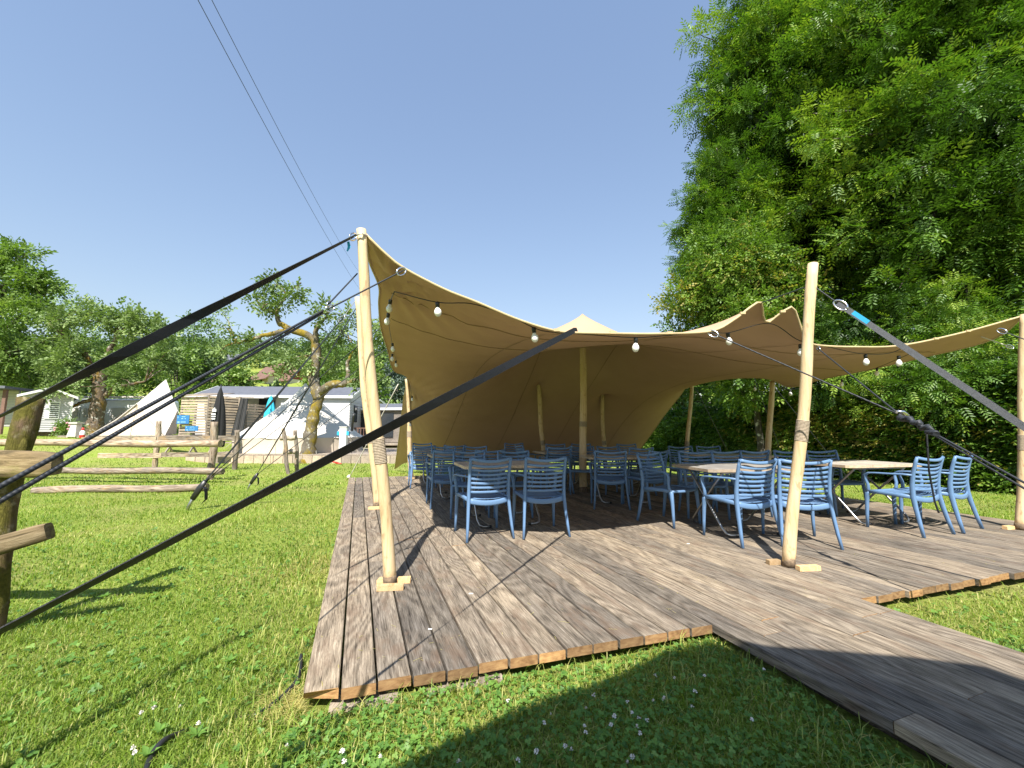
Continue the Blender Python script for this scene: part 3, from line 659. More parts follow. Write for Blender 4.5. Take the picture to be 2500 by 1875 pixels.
# ------------------------------------------------------------------ chairs
def chair_proto():
    t = empty('armchair', (0, 0, 0)); C = M['chair']
    def stile(s):
        P = [(s*.262, -.292, 0), (s*.248, -.262, .14), (s*.236, -.232, .30), (s*.228, -.213, .43), (s*.226, -.215, .55), (s*.226, -.235, .68), (s*.228, -.268, .80), (s*.230, -.292, .868)]
        W = [.026, .030, .034, .038, .036, .034, .032, .028]; T = [.034, .040, .046, .052, .046, .040, .034, .026]
        return MB().sweep(P, W, T, side=(1, 0, 0), n=8)
    for s in (-1, 1):
        stile(s).build('rear_leg', C, t)
        P = [(s*.256, .262, 0), (s*.252, .256, .16), (s*.248, .248, .30), (s*.246, .238, .405), (s*.244, .22, .43)]
        MB().sweep(P, [.026, .032, .038, .044, .04], [.03, .036, .042, .05, .05], side=(1, 0, 0), n=8).build('front_leg', C, t)
        P = [(s*.232, -.232, .665), (s*.246, -.15, .668), (s*.266, -.02, .664), (s*.276, .10, .662), (s*.278, .18, .656), (s*.276, .222, .632), (s*.270, .225, .585), (s*.262, .212, .52), (s*.254, .215, .46), (s*.25, .235, .425)]
        MB().sweep(P, [.026, .036, .05, .054, .052, .048, .040, .036, .034, .034], [.024, .022, .02, .02, .022, .026, .030, .032, .034, .036], side=(1, .0, 0), n=8).build('armrest', C, t)
    # top rail: dips in the middle and bows backwards
    xs = np.linspace(-.228, .228, 13)
    def bow(x): return (1-(x/.228)**2)
    P = [(x, -.290-.045*bow(x), .862-.030*bow(x)) for x in xs]
    MB().sweep(P, .020, .034, side=(0, 1, 0), n=8).build('top_rail', C, t)
    def sy(z): return float(np.interp(z, [.43, .55, .68, .80, .868], [-.213, -.215, -.235, -.268, -.292]))
    for k in range(7):
        z = .505+.0485*k
        P = [(x, sy(z)-.040*bow(x), z-(.004+.018*k/6)*bow(x)) for x in np.linspace(-.222, .222, 9)]
        MB().sweep(P, .009, .027, side=(0, 1, 0), n=6).build('slat', C, t)
    # seat: rear lip, side rails, front lip and arc strips
    mb = MB()
    P = [(x, -.212-.030*bow(x), .412-.030*bow(x)) for x in np.linspace(-.225, .225, 11)]
    mb.sweep(P, .022, .060, side=(0, 1, 0), n=8)
    P = [(x, .235+.03*bow(x), .425-.006*bow(x)) for x in np.linspace(-.245, .245, 11)]
    mb.sweep(P, .045, .034, side=(0, 1, 0), n=8)
    for s in (-1, 1): mb.sweep([(s*.226, -.215, .42), (s*.232, -.05, .425), (s*.240, .10, .432), (s*.246, .23, .428)], .034, .045, side=(1, 0, 0), n=8)
    for k in range(11):
        y = -.178+.0375*k
        dip = .022*(1-abs(k-4)/8)
        P = [(x, y-.022*bow(x)*(1-k/7), .432-dip*bow(x)) for x in np.linspace(-.232, .232, 9)]
        mb.sweep(P, .0305, .009, side=(0, 1, 0), n=6)
    mb.build('seat', C, t)
    return t
CH = chair_proto()
chairs = [
 (-.33, 4.84, 21, 'left one of two sunlit blue armchairs with their backs to us, nearest the tall pole'),
 (.32, 4.96, 12, 'right one of two sunlit armchairs with backs to us at the left front table'),
 (-.60, 5.98, 188, 'blue armchair on the far side of the left front table, behind its left half'),
 (.02, 6.02, 180, 'blue armchair on the far side of the left front table, behind its right half'),
 (-1.06, 6.71, 18, 'blue armchair at the second left table, its left legs on sunny planks'),
 (-.42, 6.95, 14, 'blue armchair hidden behind the left front table at the second left table'),
 (-1.33, 8.05, 186, 'shaded blue armchair on the far side of the second left table, left one'),
 (-.74, 8.1, 180, 'shaded blue armchair on the far side of the second left table, right one'),
 (-1.92, 9.0, 18, 'blue armchair with its back to us at the rearmost left table'),
 (-1.30, 9.25, 16, 'dark blue armchair beside the rearmost left table, right of its neighbour'),
 (-2.22, 10.35, 192, 'blue armchair furthest left, behind the rearmost left table'),
 (.06, 10.4, 182, 'lone dark blue armchair in the deep shade before the rear canopy wall'),
 (1.52, 6.62, -6, 'dark blue armchair with its back square to us just right of the centre pole'),
 (2.12, 6.74, 34, 'shaded blue armchair turned left at the middle table, right of the square one'),
 (1.36, 8.05, 174, 'dark armchair behind the middle table at the centre pole'),
 (1.96, 8.1, 186, 'dark armchair behind the middle table, right of the centre pole'),
 (.86, 8.2, 8, 'dark armchair left of the centre pole at the rear middle table'),
 (.42, 9.3, -70, 'dark armchair at the left end of the rear middle table beside the leaning inner pole'),
 (1.05, 9.75, 182, 'dark armchair on the far side of the rear middle table'),
 (1.68, 9.9, 180, 'dark armchair on the far side of the rear middle table before the slim inner pole'),
 (2.32, 7.95, 10, 'dark armchair at the rear table where the canopy wall meets the hedge'),
 (2.75, 9.7, 184, 'dark armchair furthest back by the lower right end of the canopy wall'),
 (2.02, 5.48, 212, 'blue armchair facing sideways towards us at the left corner of the sunlit table'),
 (2.47, 4.62, 15, 'sunlit blue armchair with its back to us left of the right front pole'),
 (3.05, 4.56, -13, 'sunlit blue armchair with its back to us directly behind the right front pole'),
 (2.66, 5.92, 170, 'shaded blue armchair on the far side of the sunlit table, tilted to the left'),
 (3.25, 6.02, 186, 'dark armchair on the far side of the sunlit table near the right front pole'),
 (3.72, 6.75, 6, 'dark armchair at the near side of the small rear right table, back to us'),
 (3.38, 8.15, 178, 'dark armchair behind the small rear right table, left one before the hedge'),
 (3.98, 8.25, 176, 'dark armchair behind the small rear right table, right one before the hedge'),
 (4.22, 6.12, 174, 'shaded blue armchair behind the right hand table, just right of the front pole'),
 (4.74, 6.22, 172, 'shaded blue armchair behind the right hand table, second from the front pole'),
 (4.66, 5.04, 18, 'sunlit armchair turned left at the right hand table, left one of two'),
 (5.26, 5.26, 26, 'sunlit blue armchair furthest to the right, turned left with splayed rear legs'),
]
for k, (x, y, rz, lb) in enumerate(chairs):
    o = CH if k == 0 else copy_tree(CH)
    o.location = (x, y, .003); o.rotation_euler = (0, 0, R(rz))
    tag(o, lb, 'chair', 'blue slatted armchairs on the deck')
# ------------------------------------------------------------------ tables
def table_proto():
    t = empty('folding_table', (0, 0, 0)); L, D, c = 1.2, .86, .05
    top = [(c, 0), (L-c, 0), (L, c), (L, D-c), (L-c, D), (c, D), (0, D-c), (0, c)]
    mb = MB(); n = 8; z0, z1 = .708, .74
    mb.add([(x, y, z1) for x, y in top], [tuple(range(n))], 0); mb.add([(x, y, z0) for x, y in top], [tuple(reversed(range(n)))], 1)
    mb.add([(x, y, z) for z in (z0, z1) for x, y in top], [(i, (i+1) % n, n+(i+1) % n, n+i) for i in range(n)], 1)
    mb.build('tabletop', [M['tabletop'], M['tableedge']], t)
    for x, s in ((.20, -1), (L-.20, 1)):
        for (ya, yb) in ((.10, D-.08), (D-.10, .08)):
            q = .012 if ya < yb else -.012
            P = [(x+q, ya, .70), (x+q, ya+(yb-ya)*.06, .66), (x+q, ya+(yb-ya)*.5, .38), (x+q, ya+(yb-ya)*.92, .09), (x+q-s*.02, ya+(yb-ya)*.98, .035), (x+q-s*.06, yb, .018), (x+q-s*.14, yb, .016)]
            MB().tube(P, .0135, 8).build('leg', M['steel'], t)
            MB().tube([(x+q-s*.135, yb, .016), (x+q-s*.165, yb, .016)], .0165, 8).build('rubber_foot', M['rubber'], t)
    for y in (.10, D-.10): MB().tube([(.2, y, .69), (L-.2, y, .69)], .011, 7).build('cross_bar', M['steel'], t)
    return t
TB = table_proto()
tables = [(-.56, 4.99, 17, 'grey topped folding table at the front left of the deck, sun on its front edge'), (-1.37, 7.16, 17, 'second folding table on the left, behind the front left one'), (-2.09, 9.17, 17, 'rearmost left folding table beside the back left pole'), (1.26, 6.78, 2, 'shaded folding table at the centre pole'), (.62, 8.44, 12, 'dark rear folding table left of the centre pole'), (1.95, 8.5, 10, 'dark rear folding table right of the centre pole'), (2.17, 4.60, 8, 'brightly sunlit folding table left of the right front pole'), (3.44, 7.05, 8, 'small looking rear folding table before the hedge'), (4.14, 5.16, 12, 'right hand folding table with crossed steel legs in the sun')]
for k, (x, y, rz, lb) in enumerate(tables):
    o = TB if k == 0 else copy_tree(TB)
    o.location = (x, y, .002); o.rotation_euler = (0, 0, R(rz)); tag(o, lb, 'table', 'folding tables on the deck')
# ------------------------------------------------------------------ foliage tools
def kite(L, W, fold=.25, at=(0, 0, 0), ang=0.0, pitch=0.0):
    """leaf of two triangles, tip along +Y turned by ang about Z and pitch about its side"""
    v = np.array([(0, 0, 0), (W/2, L*.45, W*fold), (0, L, 0), (-W/2, L*.45, W*fold)])
    cp, sp = math.cos(pitch), math.sin(pitch); v = np.stack([v[:, 0], v[:, 1]*cp-v[:, 2]*sp, v[:, 1]*sp+v[:, 2]*cp], 1)
    ca, sa = math.cos(ang), math.sin(ang); v = np.stack([v[:, 0]*ca-v[:, 1]*sa, v[:, 0]*sa+v[:, 1]*ca, v[:, 2]], 1)
    return v+np.array(at)
KF = np.array([(0, 1, 2), (0, 2, 3)])
def template(leaves):
    V = []; F = []; T = []
    for k, lf in enumerate(leaves):
        V.append(lf); F.append(KF+4*k); T.append(np.full(4, (k*.37) % 1.0))
    return np.concatenate(V), np.concatenate(F), np.concatenate(T)
def frond():      # compound leaf, about 0.26 long
    L = [kite(.085, .03, .2, (0, .24, -.03), 0, -.3)]
    for k in range(4):
        y = .05+.05*k; z = .01-.012*k
        L += [kite(.085, .03, .2, (0, y, z), 1.05, -.15), kite(.085, .03, .2, (0, y, z), -1.05, -.15)]
    return template(L)
def spray(L=.075, W=.05, n=5, sp=.05):
    q = []
    for k in range(n): q.append(kite(L, W, .22, (0, sp*k, 0), (1 if k % 2 else -1)*(.9-.12*k), (.2 if k % 2 else -.25)))
    return template(q)
T_ASH, T_BEECH, T_PEAR = frond(), spray(.085, .055, 5, .05), spray(.10, .062, 5, .055)
T_BIG = spray(.5, .36, 4, .3); T_ONE = spray(1.0, .7, 3, .5)
def rot_to(dirs, roll):
    """rotation matrices taking local +Y to dirs, with a roll"""
    y = dirs/np.linalg.norm(dirs, axis=1, keepdims=True)
    up = np.tile([0., 0., 1.], (len(y), 1)); x = np.cross(y, up); nx = np.linalg.norm(x, axis=1, keepdims=True)
    x = np.where(nx > 1e-4, x/np.maximum(nx, 1e-4), [1., 0, 0]); z = np.cross(x, y)
    c, s = np.cos(roll)[:, None], np.sin(roll)[:, None]; x2 = x*c+z*s; z2 = -x*s+z*c
    return np.stack([x2, y, z2], axis=2)
def scatter(name, pos, dirs, roll, scale, tint, tmpl, mat, parent=None, jit=.22):
    TV, TF, TT = tmpl; n = len(pos); Rm = rot_to(dirs, roll)
    V = np.einsum('nij,kj->nki', Rm, TV)*scale[:, None, None]+pos[:, None, :]
    F = TF[None]+(np.arange(n)*len(TV))[:, None, None]
    tn = np.clip(tint[:, None]+jit*(TT[None]-.5), 0, 1)
    return link(name, np_mesh(name, V.reshape(-1, 3), F.reshape(-1, 3), mat, tn.ravel()), parent)
def blobs(centers, rads, per, rg, squash=.75, shell=.55, droop=.15):
    """sprays through blob volumes; returns positions, outward directions, blob index"""
    n = len(centers); cnt = np.maximum(3, (per*(rads/np.mean(rads))**2)).astype(int)
    idx = np.repeat(np.arange(n), cnt); m = len(idx)
    d = rg.normal(size=(m, 3)); d /= np.linalg.norm(d, axis=1, keepdims=True)
    r = (shell+(1-shell)*rg.random(m)**.7)*(1+.28*np.sin(d[:, 0]*5+idx)*np.sin(d[:, 1]*6+idx*2)+.15*np.sin(d[:, 2]*11+idx))
    off = d*r[:, None]*rads[idx][:, None]; off[:, 2] *= squash
    dirs = d*.8+rg.normal(size=(m, 3))*.55; dirs[:, 2] += .15-droop
    return centers[idx]+off, dirs, idx
def foliage(name, centers, rads, per, tmpl, mat, parent, seed, scale=1.0, sv=.3, tb=.5, tv=.22, **k):
    rg = np.random.default_rng(seed); centers = np.array(centers, float); rads = np.array(rads, float)
    p, d, i = blobs(centers, rads, per, rg, **k)
    ct = tb+rg.normal(size=len(centers))*tv*.6
    t = ct[i]+rg.normal(size=len(p))*tv*.6
    s = scale*(1+sv*(rg.random(len(p))*2-1))
    return scatter(name, p, d, (rg.random(len(p))-.5)*2.0, s, np.clip(t, 0, 1), tmpl, mat, parent)
def ell_centers(c, r, n, seed, inner=.35):
    rg = np.random.default_rng(seed); d = rg.normal(size=(n, 3)); d /= np.linalg.norm(d, axis=1, keepdims=True)
    q = inner+(1-inner)*rg.random(n)**.55
    q *= 1+.12*np.sin(d[:, 0]*4+seed)+.12*np.sin(d[:, 2]*5+seed*2)
    return np.array(c)+d*q[:, None]*np.array(r)
def limb(mb, P, r0, r1, n=9, wob=.0, seed=0):
    rd = random.Random(seed); Q = crom([tuple(p) for p in P], max(5, len(P)*5)); k = len(Q)
    pts = [Vector(q)+Vector((rd.uniform(-1, 1), rd.uniform(-1, 1), rd.uniform(-1, 1)))*wob*(1 if 0 < i < k-1 else 0) for i, q in enumerate(Q)]
    mb.tube(pts, [(r0+(r1-r0)*i/(k-1))*(1+rd.uniform(-.10, .12)) for i in range(k)], n)
def tree(label, base, cents, rads, per, tmpl, mat, bark, seed, group=None, trunk=None, tr=.2, limbs=10, cat='tree', name='tree', **k):
    base = Vector(base); t = empty(name, base, 0, label, cat, group); rd = random.Random(seed)
    cents = np.array(cents, float); mid = cents.mean(0)
    top = Vector((mid[0], mid[1], float(np.quantile(cents[:, 2], .8)))) if trunk is None else Vector(trunk)
    mb = MB(); P = [base+Vector((0, 0, -.2)), base.lerp(top, .35)+Vector((rd.uniform(-.2, .2), rd.uniform(-.2, .2), 0)), base.lerp(top, .7)+Vector((rd.uniform(-.3, .3), rd.uniform(-.3, .3), 0)), top]
    limb(mb, [p-base for p in P], tr, tr*.2, 10, .02, seed)
    mb.build('trunk', bark, t)
    mb = MB()
    for q in rd.sample(range(len(cents)), min(limbs, len(cents))):
        c = Vector(cents[q]); f = rd.uniform(.3, .8); s = base.lerp(top, f)
        if c.z < s.z-.5: s = base.lerp(top, max(.2, f-.3))
        m_ = s.lerp(c, .5)+Vector((0, 0, rd.uniform(.0, .4)))
        limb(mb, [s-base, m_-base, c-base], tr*.4, tr*.08, 6, .01, seed+q)
    mb.build('limb', bark, t)
    fo = foliage('crown', cents-np.array(base), rads, per, tmpl, mat, t, seed, **k); tag(fo, kind='stuff')
    return t
# ------------------------------------------------------------------ right hand trees
def rads(n, lo, hi, seed): return np.random.default_rng(seed).uniform(lo, hi, n)
def bough_tree(label, base, c, r, nb, seed, per, scale, core=60, trunk_r=.25, group='tall trees behind the hedge', br=1.0, tb=.52, tmpl=None, mat=None, lo=.42):
    rg = np.random.default_rng(seed); c = np.array(c, float); r = np.array(r, float); base = Vector(base); C = []; Rd = []; TI = []; B = []
    t = empty('tree', base, 0, label, 'tree', group)
    top = Vector(c+np.array([0, 0, r[2]*.7])); mb = MB(); limb(mb, [Vector((0, 0, -.2)), base.lerp(top, .4)+Vector((.2, 0, 0))-base, base.lerp(top, .75)-base, top-base], trunk_r, trunk_r*.2, 10, .03, seed); mb.build('trunk', M['bark'], t)
    lm = MB()
    for q in range(nb):
        zz = 1-2*(q+.5)/nb; a = q*2.39996+rg.uniform(-.25, .25); h = math.sqrt(max(0, 1-zz*zz)); d = np.array([h*math.cos(a), h*math.sin(a), zz]); f = rg.uniform(.86, 1.13); K = 7
        side = np.cross(d, [0, 0, 1]); side /= np.linalg.norm(side)+1e-6; bt = tb+rg.normal()*.17; tip = None
        for k in range(K):
            u_ = lo+(1.0-lo)*k/(K-1); w_ = (1.15-u_)*.9*br; p = c+d*r*u_*f+side*rg.normal()*w_*1.2+np.array([0, 0, rg.normal()*w_*.45-.55*u_**3*br])
            C.append(p-np.array(base)); Rd.append((1.12-.62*u_)*br*rg.uniform(.85, 1.2)); TI.append(bt+.12*u_); tip = p
        s0 = base.lerp(top, float(np.clip((c[2]+d[2]*r[2]*.4-base.z)/(top.z-base.z), .15, .95))); limb(lm, [s0-base, s0.lerp(Vector(tip), .5)+Vector((0, 0, .3))-base, Vector(tip)-base], trunk_r*.3, .012, 6, .03, seed+q)
    lm.build('limb', M['bark'], t); t.children[-1]['kind'] = 'stuff'
    rg2 = np.random.default_rng(seed+1); C = np.array(C); Rd = np.array(Rd); TI = np.array(TI)
    p, dd, ix = blobs(C, Rd, per, rg2, .42, .35, .25); tt = np.clip(TI[ix]+rg2.normal(size=len(ix))*.13, 0, 1)
    o = scatter('crown', p, dd, (rg2.random(len(p))-.5)*1.3, scale*(.7+.6*rg2.random(len(p))), tt, tmpl or T_ASH, mat or M['leaf_ash'], t); tag(o, kind='stuff')
    if core < 1: return t
    cc = ell_centers(c-np.array(base), r*.48, core, seed+2, .1); o = foliage('inner_crown', cc, rads(core, .8, 1.4, seed), 34, T_BIG, M['leaf_shade'], t, seed+3, scale=.6, tb=.2, tv=.15); tag(o, kind='stuff')  # dark core leaves stand in for shade between the boughs
    return t
bough_tree('tall ash tree at the right edge with long feathery leaves hanging towards the camera', (13.4, 11.8, -.1), (12.9, 11.0, 9.4), (4.3, 3.2, 8.2), 78, 21, 66, 1.55, tb=.56)
bough_tree('tallest tree left of the ash, its left side against the sky', (10.8, 15.4, -.1), (10.9, 14.8, 12.8), (3.5, 3.0, 8.8), 72, 22, 62, 1.75, tb=.5, br=1.05)
bough_tree('slim feathery tree forming the left outline of the tree group, with drooping tips', (8.3, 15.0, -.1), (8.0, 14.4, 8.0), (1.9, 1.7, 4.6), 44, 23, 52, 1.35, core=0, trunk_r=.15, br=.62, tb=.6, lo=.35)
n = 84; c = ell_centers((7.3, 12.8, 4.9), (2.2, 1.5, 3.0), n, 14)
tree('bushy hornbeam with small yellow green leaves behind the canopy peak', (7.9, 13.2, -.1), c, rads(n, .4, .8, 4), 150, T_BEECH, M['leaf_beech'], M['bark'], 24, None, tr=.12, limbs=18, scale=1.15, tb=.6, tv=.25)
n = 130; c = ell_centers((14.0, 16.0, 9.0), (5.5, 2.2, 9.0), n, 15)
tree('dark tree in the shade behind the tall ash', (12.5, 17, -.1), c, rads(n, .7, 1.3, 5), 70, T_ASH, M['leaf_shade'], M['bark'], 25, 'tall trees behind the hedge', tr=.3, limbs=10, scale=2.2, tb=.3, tv=.2)  # backdrop tree, its shade put into the leaf colour
n = 90; c = ell_centers((17.5, 11.5, 8.5), (3.6, 4.0, 8.5), n, 16)
tree('dark leafy tree at the far right behind the hedge', (17, 12, -.1), c, rads(n, .8, 1.3, 6), 80, T_ASH, M['leaf_ash'], M['bark'], 26, 'tall trees behind the hedge', tr=.3, limbs=8, scale=2.0, tb=.38, tv=.2)
# arching sprays of the elder / young ash between hedge and canopy
n = 46; c = ell_centers((10.2, 9.6, 2.6), (2.1, 1.0, 1.9), n, 17)
tree('bright young ash bush with fresh sprays above the hedge at the right', (10.6, 9.9, -.1), c, rads(n, .28, .62, 7), 70, T_ASH, M['leaf_ash'], M['bark'], 27, None, tr=.07, limbs=14, cat='bush', name='bush', scale=1.0, tb=.7, tv=.22)
n = 40; c = ell_centers((9.4, 11.4, 3.3), (1.5, .9, 1.6), n, 18)
tree('leafy young tree between the hedge and the hornbeam', (9.6, 11.7, -.1), c, rads(n, .3, .6, 8), 70, T_ASH, M['leaf_ash'], M['bark'], 28, None, tr=.07, limbs=12, cat='bush', name='bush', scale=1.1, tb=.45, tv=.2)
# hedge of hornbeam
ha = Vector((10.9, 6.6, 0)); hb = Vector((5.9, 19.5, 0)); hd = (hb-ha); hl = hd.length; hd.normalize(); hn = Vector((hd.y, -hd.x, 0))
hedge = empty('hedge', ha, 0, 'long leafy hornbeam hedge along the right side behind the deck, a few leaves turned yellow', 'hedge')
rg = np.random.default_rng(31); m = 19000
s = rg.random(m)**1.25*hl; face = rg.random(m); z = rg.random(m)*2.35
toph = (2.25+.25*np.sin(s*1.3)+.15*np.sin(s*3.1+1))*(1-.32*smooth(8.5, 10.5, s))
dep = np.where(face < .8, rg.gamma(1.3, .10, m)-.08+.10*np.sin(s*2.3+z*2)+.08*np.sin(s*5.1-z*4), rg.random(m)*1.2)
z = np.where(face < .8, z/2.35*toph, toph+rg.normal(size=m)*.12)
P = np.stack([ha.x+hd.x*s+hn.x*dep, ha.y+hd.y*s+hn.y*dep, z], 1)
P[:, 2] += -.08
dirs = np.stack([-hn.x+rg.normal(size=m)*.8, -hn.y+rg.normal(size=m)*.8, rg.normal(size=m)*.5-.1], 1)
ti = .42+.2*rg.normal(size=m)+.14*np.sin(s*.9+z*1.7)
yl = (rg.random(m) < .16*np.exp(-((s-5.5)/2.6)**2-((z-1.2)/.8)**2)*3); ti = np.where(yl, .98, np.clip(ti, 0, .8))
o = scatter('leaves', P-np.array(ha), dirs, (rg.random(m)-.5)*1.4, .85+.4*rg.random(m), ti, T_BEECH, M['leaf_beech'], hedge, jit=.1); tag(o, kind='stuff')
mb = MB(); rd = random.Random(8)
for k in range(34):
    q = hd*(k*hl/34)+hn*.55; limb(mb, [q+Vector((0, 0, -.15)), q+Vector((rd.uniform(-.1, .1), rd.uniform(-.1, .1), 1.0)), q+Vector((rd.uniform(-.3, .3), rd.uniform(-.3, .3), 2.1))], .035, .01, 5, .02, k)
mb.build('stems', M['bark'], hedge); hedge.children[-1]['kind'] = 'stuff'
# inner dark mass of the hedge: second, denser layer of the same leaves
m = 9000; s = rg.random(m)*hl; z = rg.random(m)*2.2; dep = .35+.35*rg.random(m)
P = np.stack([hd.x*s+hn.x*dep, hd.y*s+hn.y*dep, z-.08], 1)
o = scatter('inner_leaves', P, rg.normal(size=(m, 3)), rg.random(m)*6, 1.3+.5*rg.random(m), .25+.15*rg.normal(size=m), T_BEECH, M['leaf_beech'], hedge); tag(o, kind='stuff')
# far trees seen through the gap on the right
for k, (cx, cy, cz, rx, rz_, lb) in enumerate([(11.2, 27, 2.6, 4.5, 3.4, 'sunlit round bush far behind the gap between canopy and hedge'), (15.5, 34, 4.0, 4.5, 4.5, 'pale green tree beyond the hedge gap, right one')]):
    n = 34; c = ell_centers((cx, cy, cz), (rx, 2.5, rz_), n, 60+k)
    tree(lb, (cx, cy, H(cx, cy)), c, rads(n, .7, 1.3, 60+k), 60, T_BIG, M['leaf_bush'], M['bark'], 70+k, None, tr=.2, limbs=6, cat='bush' if k == 0 else 'tree', scale=.55, tb=.6)
# ------------------------------------------------------------------ orchard trees at the left
def pxl(L): return [tuple(wp(a, b, d)) for a, b, d in L]
def orchard(label, trunkpts, tr, limbs_, blobs_, seed, bark, mat, per, scale=1.0, D0=18, tb=.5, group='old orchard trees', tmpl=None, **k):
    P = [wp(a, b, d) for a, b, d in trunkpts]; base = P[0].copy(); base.z = H(base.x, base.y)
    t = empty('orchard_tree', base, 0, label, 'tree', group)
    mb = MB(); P[0] = base+Vector((0, 0, -.15)); limb(mb, [p-base for p in P], tr, tr*.62, 12, .035, seed)
    mb.tube([(0, 0, -.15), (0, 0, .12), (0, 0, .35)], [tr*1.5, tr*1.2, tr*.98], 12)
    mb.build('trunk', bark, t)
    for q, (pts, r0, r1) in enumerate(limbs_):
        mb = MB(); limb(mb, [wp(a, b, d)-base for a, b, d in pts], r0, r1, 8, .03, seed+q); mb.build('limb', bark, t)
    C = []; Rr = []; rg = np.random.default_rng(seed); mb = MB()
    ends = [wp(*p) for pts, _, _ in limbs_ for p in pts[1:]]
    for (px, py, rp, d) in blobs_:
        m_ = max(1, int((rp/17)**1.6))
        for _ in range(m_):
            a = rg.uniform(0, 6.28); q = rp*rg.random()**.5*.85; dd = d+rg.uniform(-1, 1)*rp*d/1010*.9
            c = wp(px+q*math.cos(a), py+q*math.sin(a)*.85, dd); C.append(tuple(c-base)); Rr.append(rg.uniform(.20, .42)*d/18*(1.0))
            e = min(ends, key=lambda z: (z-c).length)
            limb(mb, [e-base, e.lerp(c, .5)+Vector((0, 0, .1))-base, c-base], .035, .010, 5, .03, int(rg.integers(1e6)))
    mb.build('twigs', bark, t); t.children[-1]['kind'] = 'stuff'
    o = foliage('crown', C, Rr, per, tmpl or T_PEAR, mat, t, seed, scale=scale, tb=tb, shell=.2, squash=.9, **k); tag(o, kind='stuff'); return t
orchard('gnarled orchard tree with a thick orange mossed trunk, left of the cream tent',
 [(232, 1040, 25.86), (240, 985, 25.86), (244, 935, 25.86), (252, 890, 25.86)], .42,
 [([(235, 930, 25.86), (205, 860, 25.73), (150, 815, 25.46), (120, 790, 25.19)], .2, .07), ([(252, 895, 25.86), (270, 850, 25.86), (285, 820, 25.73), (262, 790, 25.46)], .19, .07),
  ([(283, 825, 25.73), (310, 800, 25.73), (360, 795, 25.46)], .12, .05), ([(258, 968, 25.86), (280, 945, 25.46), (320, 938, 25.19), (355, 930, 24.92)], .15, .05),
  ([(228, 975, 25.86), (195, 985, 25.73), (165, 998, 25.46)], .13, .07), ([(225, 930, 25.86), (185, 905, 25.73), (130, 900, 25.46)], .13, .05), ([(282, 822, 25.73), (300, 780, 25.46), (330, 760, 25.46)], .10, .04)],
 [(120, 800, 55, 25.19), (180, 770, 50, 25.46), (240, 770, 40, 26.0), (300, 770, 42, 25.73), (350, 790, 42, 25.46), (400, 800, 38, 25.46), (330, 850, 38, 26.13), (380, 850, 46, 25.4), (400, 875, 38, 25.6), (150, 850, 55, 25.46), (100, 880, 50, 25.46), (190, 840, 40, 26.53), (300, 900, 40, 25.86), (160, 925, 38, 24.92), (110, 940, 26, 24.66), (205, 905, 30, 26.53), (420, 840, 30, 25.46)],
 101, M['orangebark'], M['leaf_pear'], 42, scale=1.95, tb=.5)
orchard('crooked orchard tree with yellow moss and sparse crown before the speckled tent',
 [(748, 1126, 17.2), (757, 1070, 17.2), (766, 1010, 17.2), (785, 955, 17.2)], .30,
 [([(778, 975, 17.2), (766, 925, 17.2), (772, 870, 17.2), (765, 830, 17.1), (735, 812, 17), (705, 802, 16.9)], .23, .13), ([(705, 802, 16.9), (680, 785, 16.9), (672, 762, 16.8), (640, 755, 16.7)], .13, .05),
  ([(712, 806, 16.9), (660, 815, 16.8), (615, 828, 16.7), (575, 838, 16.6)], .11, .04), ([(785, 960, 17.2), (805, 942, 17), (850, 935, 16.8), (900, 918, 16.6)], .2, .08), ([(768, 838, 17.1), (774, 800, 17), (800, 770, 17)], .13, .05),
  ([(672, 768, 16.8), (700, 720, 16.8), (735, 690, 16.8)], .07, .02), ([(850, 935, 16.8), (850, 880, 16.8), (870, 850, 16.8)], .10, .04)],
 [(645, 700, 24, 16.8), (690, 690, 24, 16.8), (725, 705, 22, 16.8), (600, 740, 24, 16.7), (560, 770, 26, 16.7), (535, 790, 18, 16.7), (640, 745, 28, 16.9), (690, 745, 22, 16.9), (580, 820, 24, 16.6), (545, 850, 20, 16.6), (620, 850, 26, 16.8), (670, 840, 26, 17), (800, 760, 28, 17), (840, 790, 28, 17), (820, 830, 30, 17.2), (860, 850, 26, 17), (890, 880, 26, 16.8), (760, 880, 28, 17.4), (720, 880, 28, 17.4), (700, 920, 22, 17.4), (920, 860, 26, 16.8), (900, 800, 30, 17.2), (940, 830, 26, 17.2), (880, 920, 22, 16.7), (820, 880, 24, 17.4), (930, 910, 22, 16.8)],
 102, M['mossbark'], M['leaf_pear'], 36, scale=1.45, tb=.48)
orchard('dense leafy tree at the left edge of the picture reaching highest',
 [(-60, 1060, 27.12), (-50, 980, 27.12), (-40, 880, 27.12), (-20, 760, 27.12)], .42,
 [([(-40, 880, 27.12), (30, 790, 26.82), (100, 730, 26.35)], .14, .05), ([(-20, 780, 27.12), (20, 690, 26.82), (60, 620, 26.35)], .12, .04), ([(-45, 900, 27.12), (30, 860, 26.66), (90, 830, 26.35)], .12, .05)],
 [(20, 600, 44, 26.66), (70, 620, 30, 26.35), (-20, 640, 50, 27.12), (40, 670, 45, 26.66), (95, 690, 36, 26.35), (135, 690, 22, 26.35), (60, 730, 50, 26.66), (110, 745, 32, 26.35), (0, 760, 60, 27.12), (60, 800, 50, 27.28), (20, 850, 60, 27.59), (80, 870, 46, 27.9), (30, 920, 50, 27.9), (-40, 720, 60, 27.12), (-40, 860, 60, 27.59), (90, 930, 30, 27.9)],
 103, M['bark'], M['leaf_bush'], 50, scale=2.2, tb=.58, group='old orchard trees')
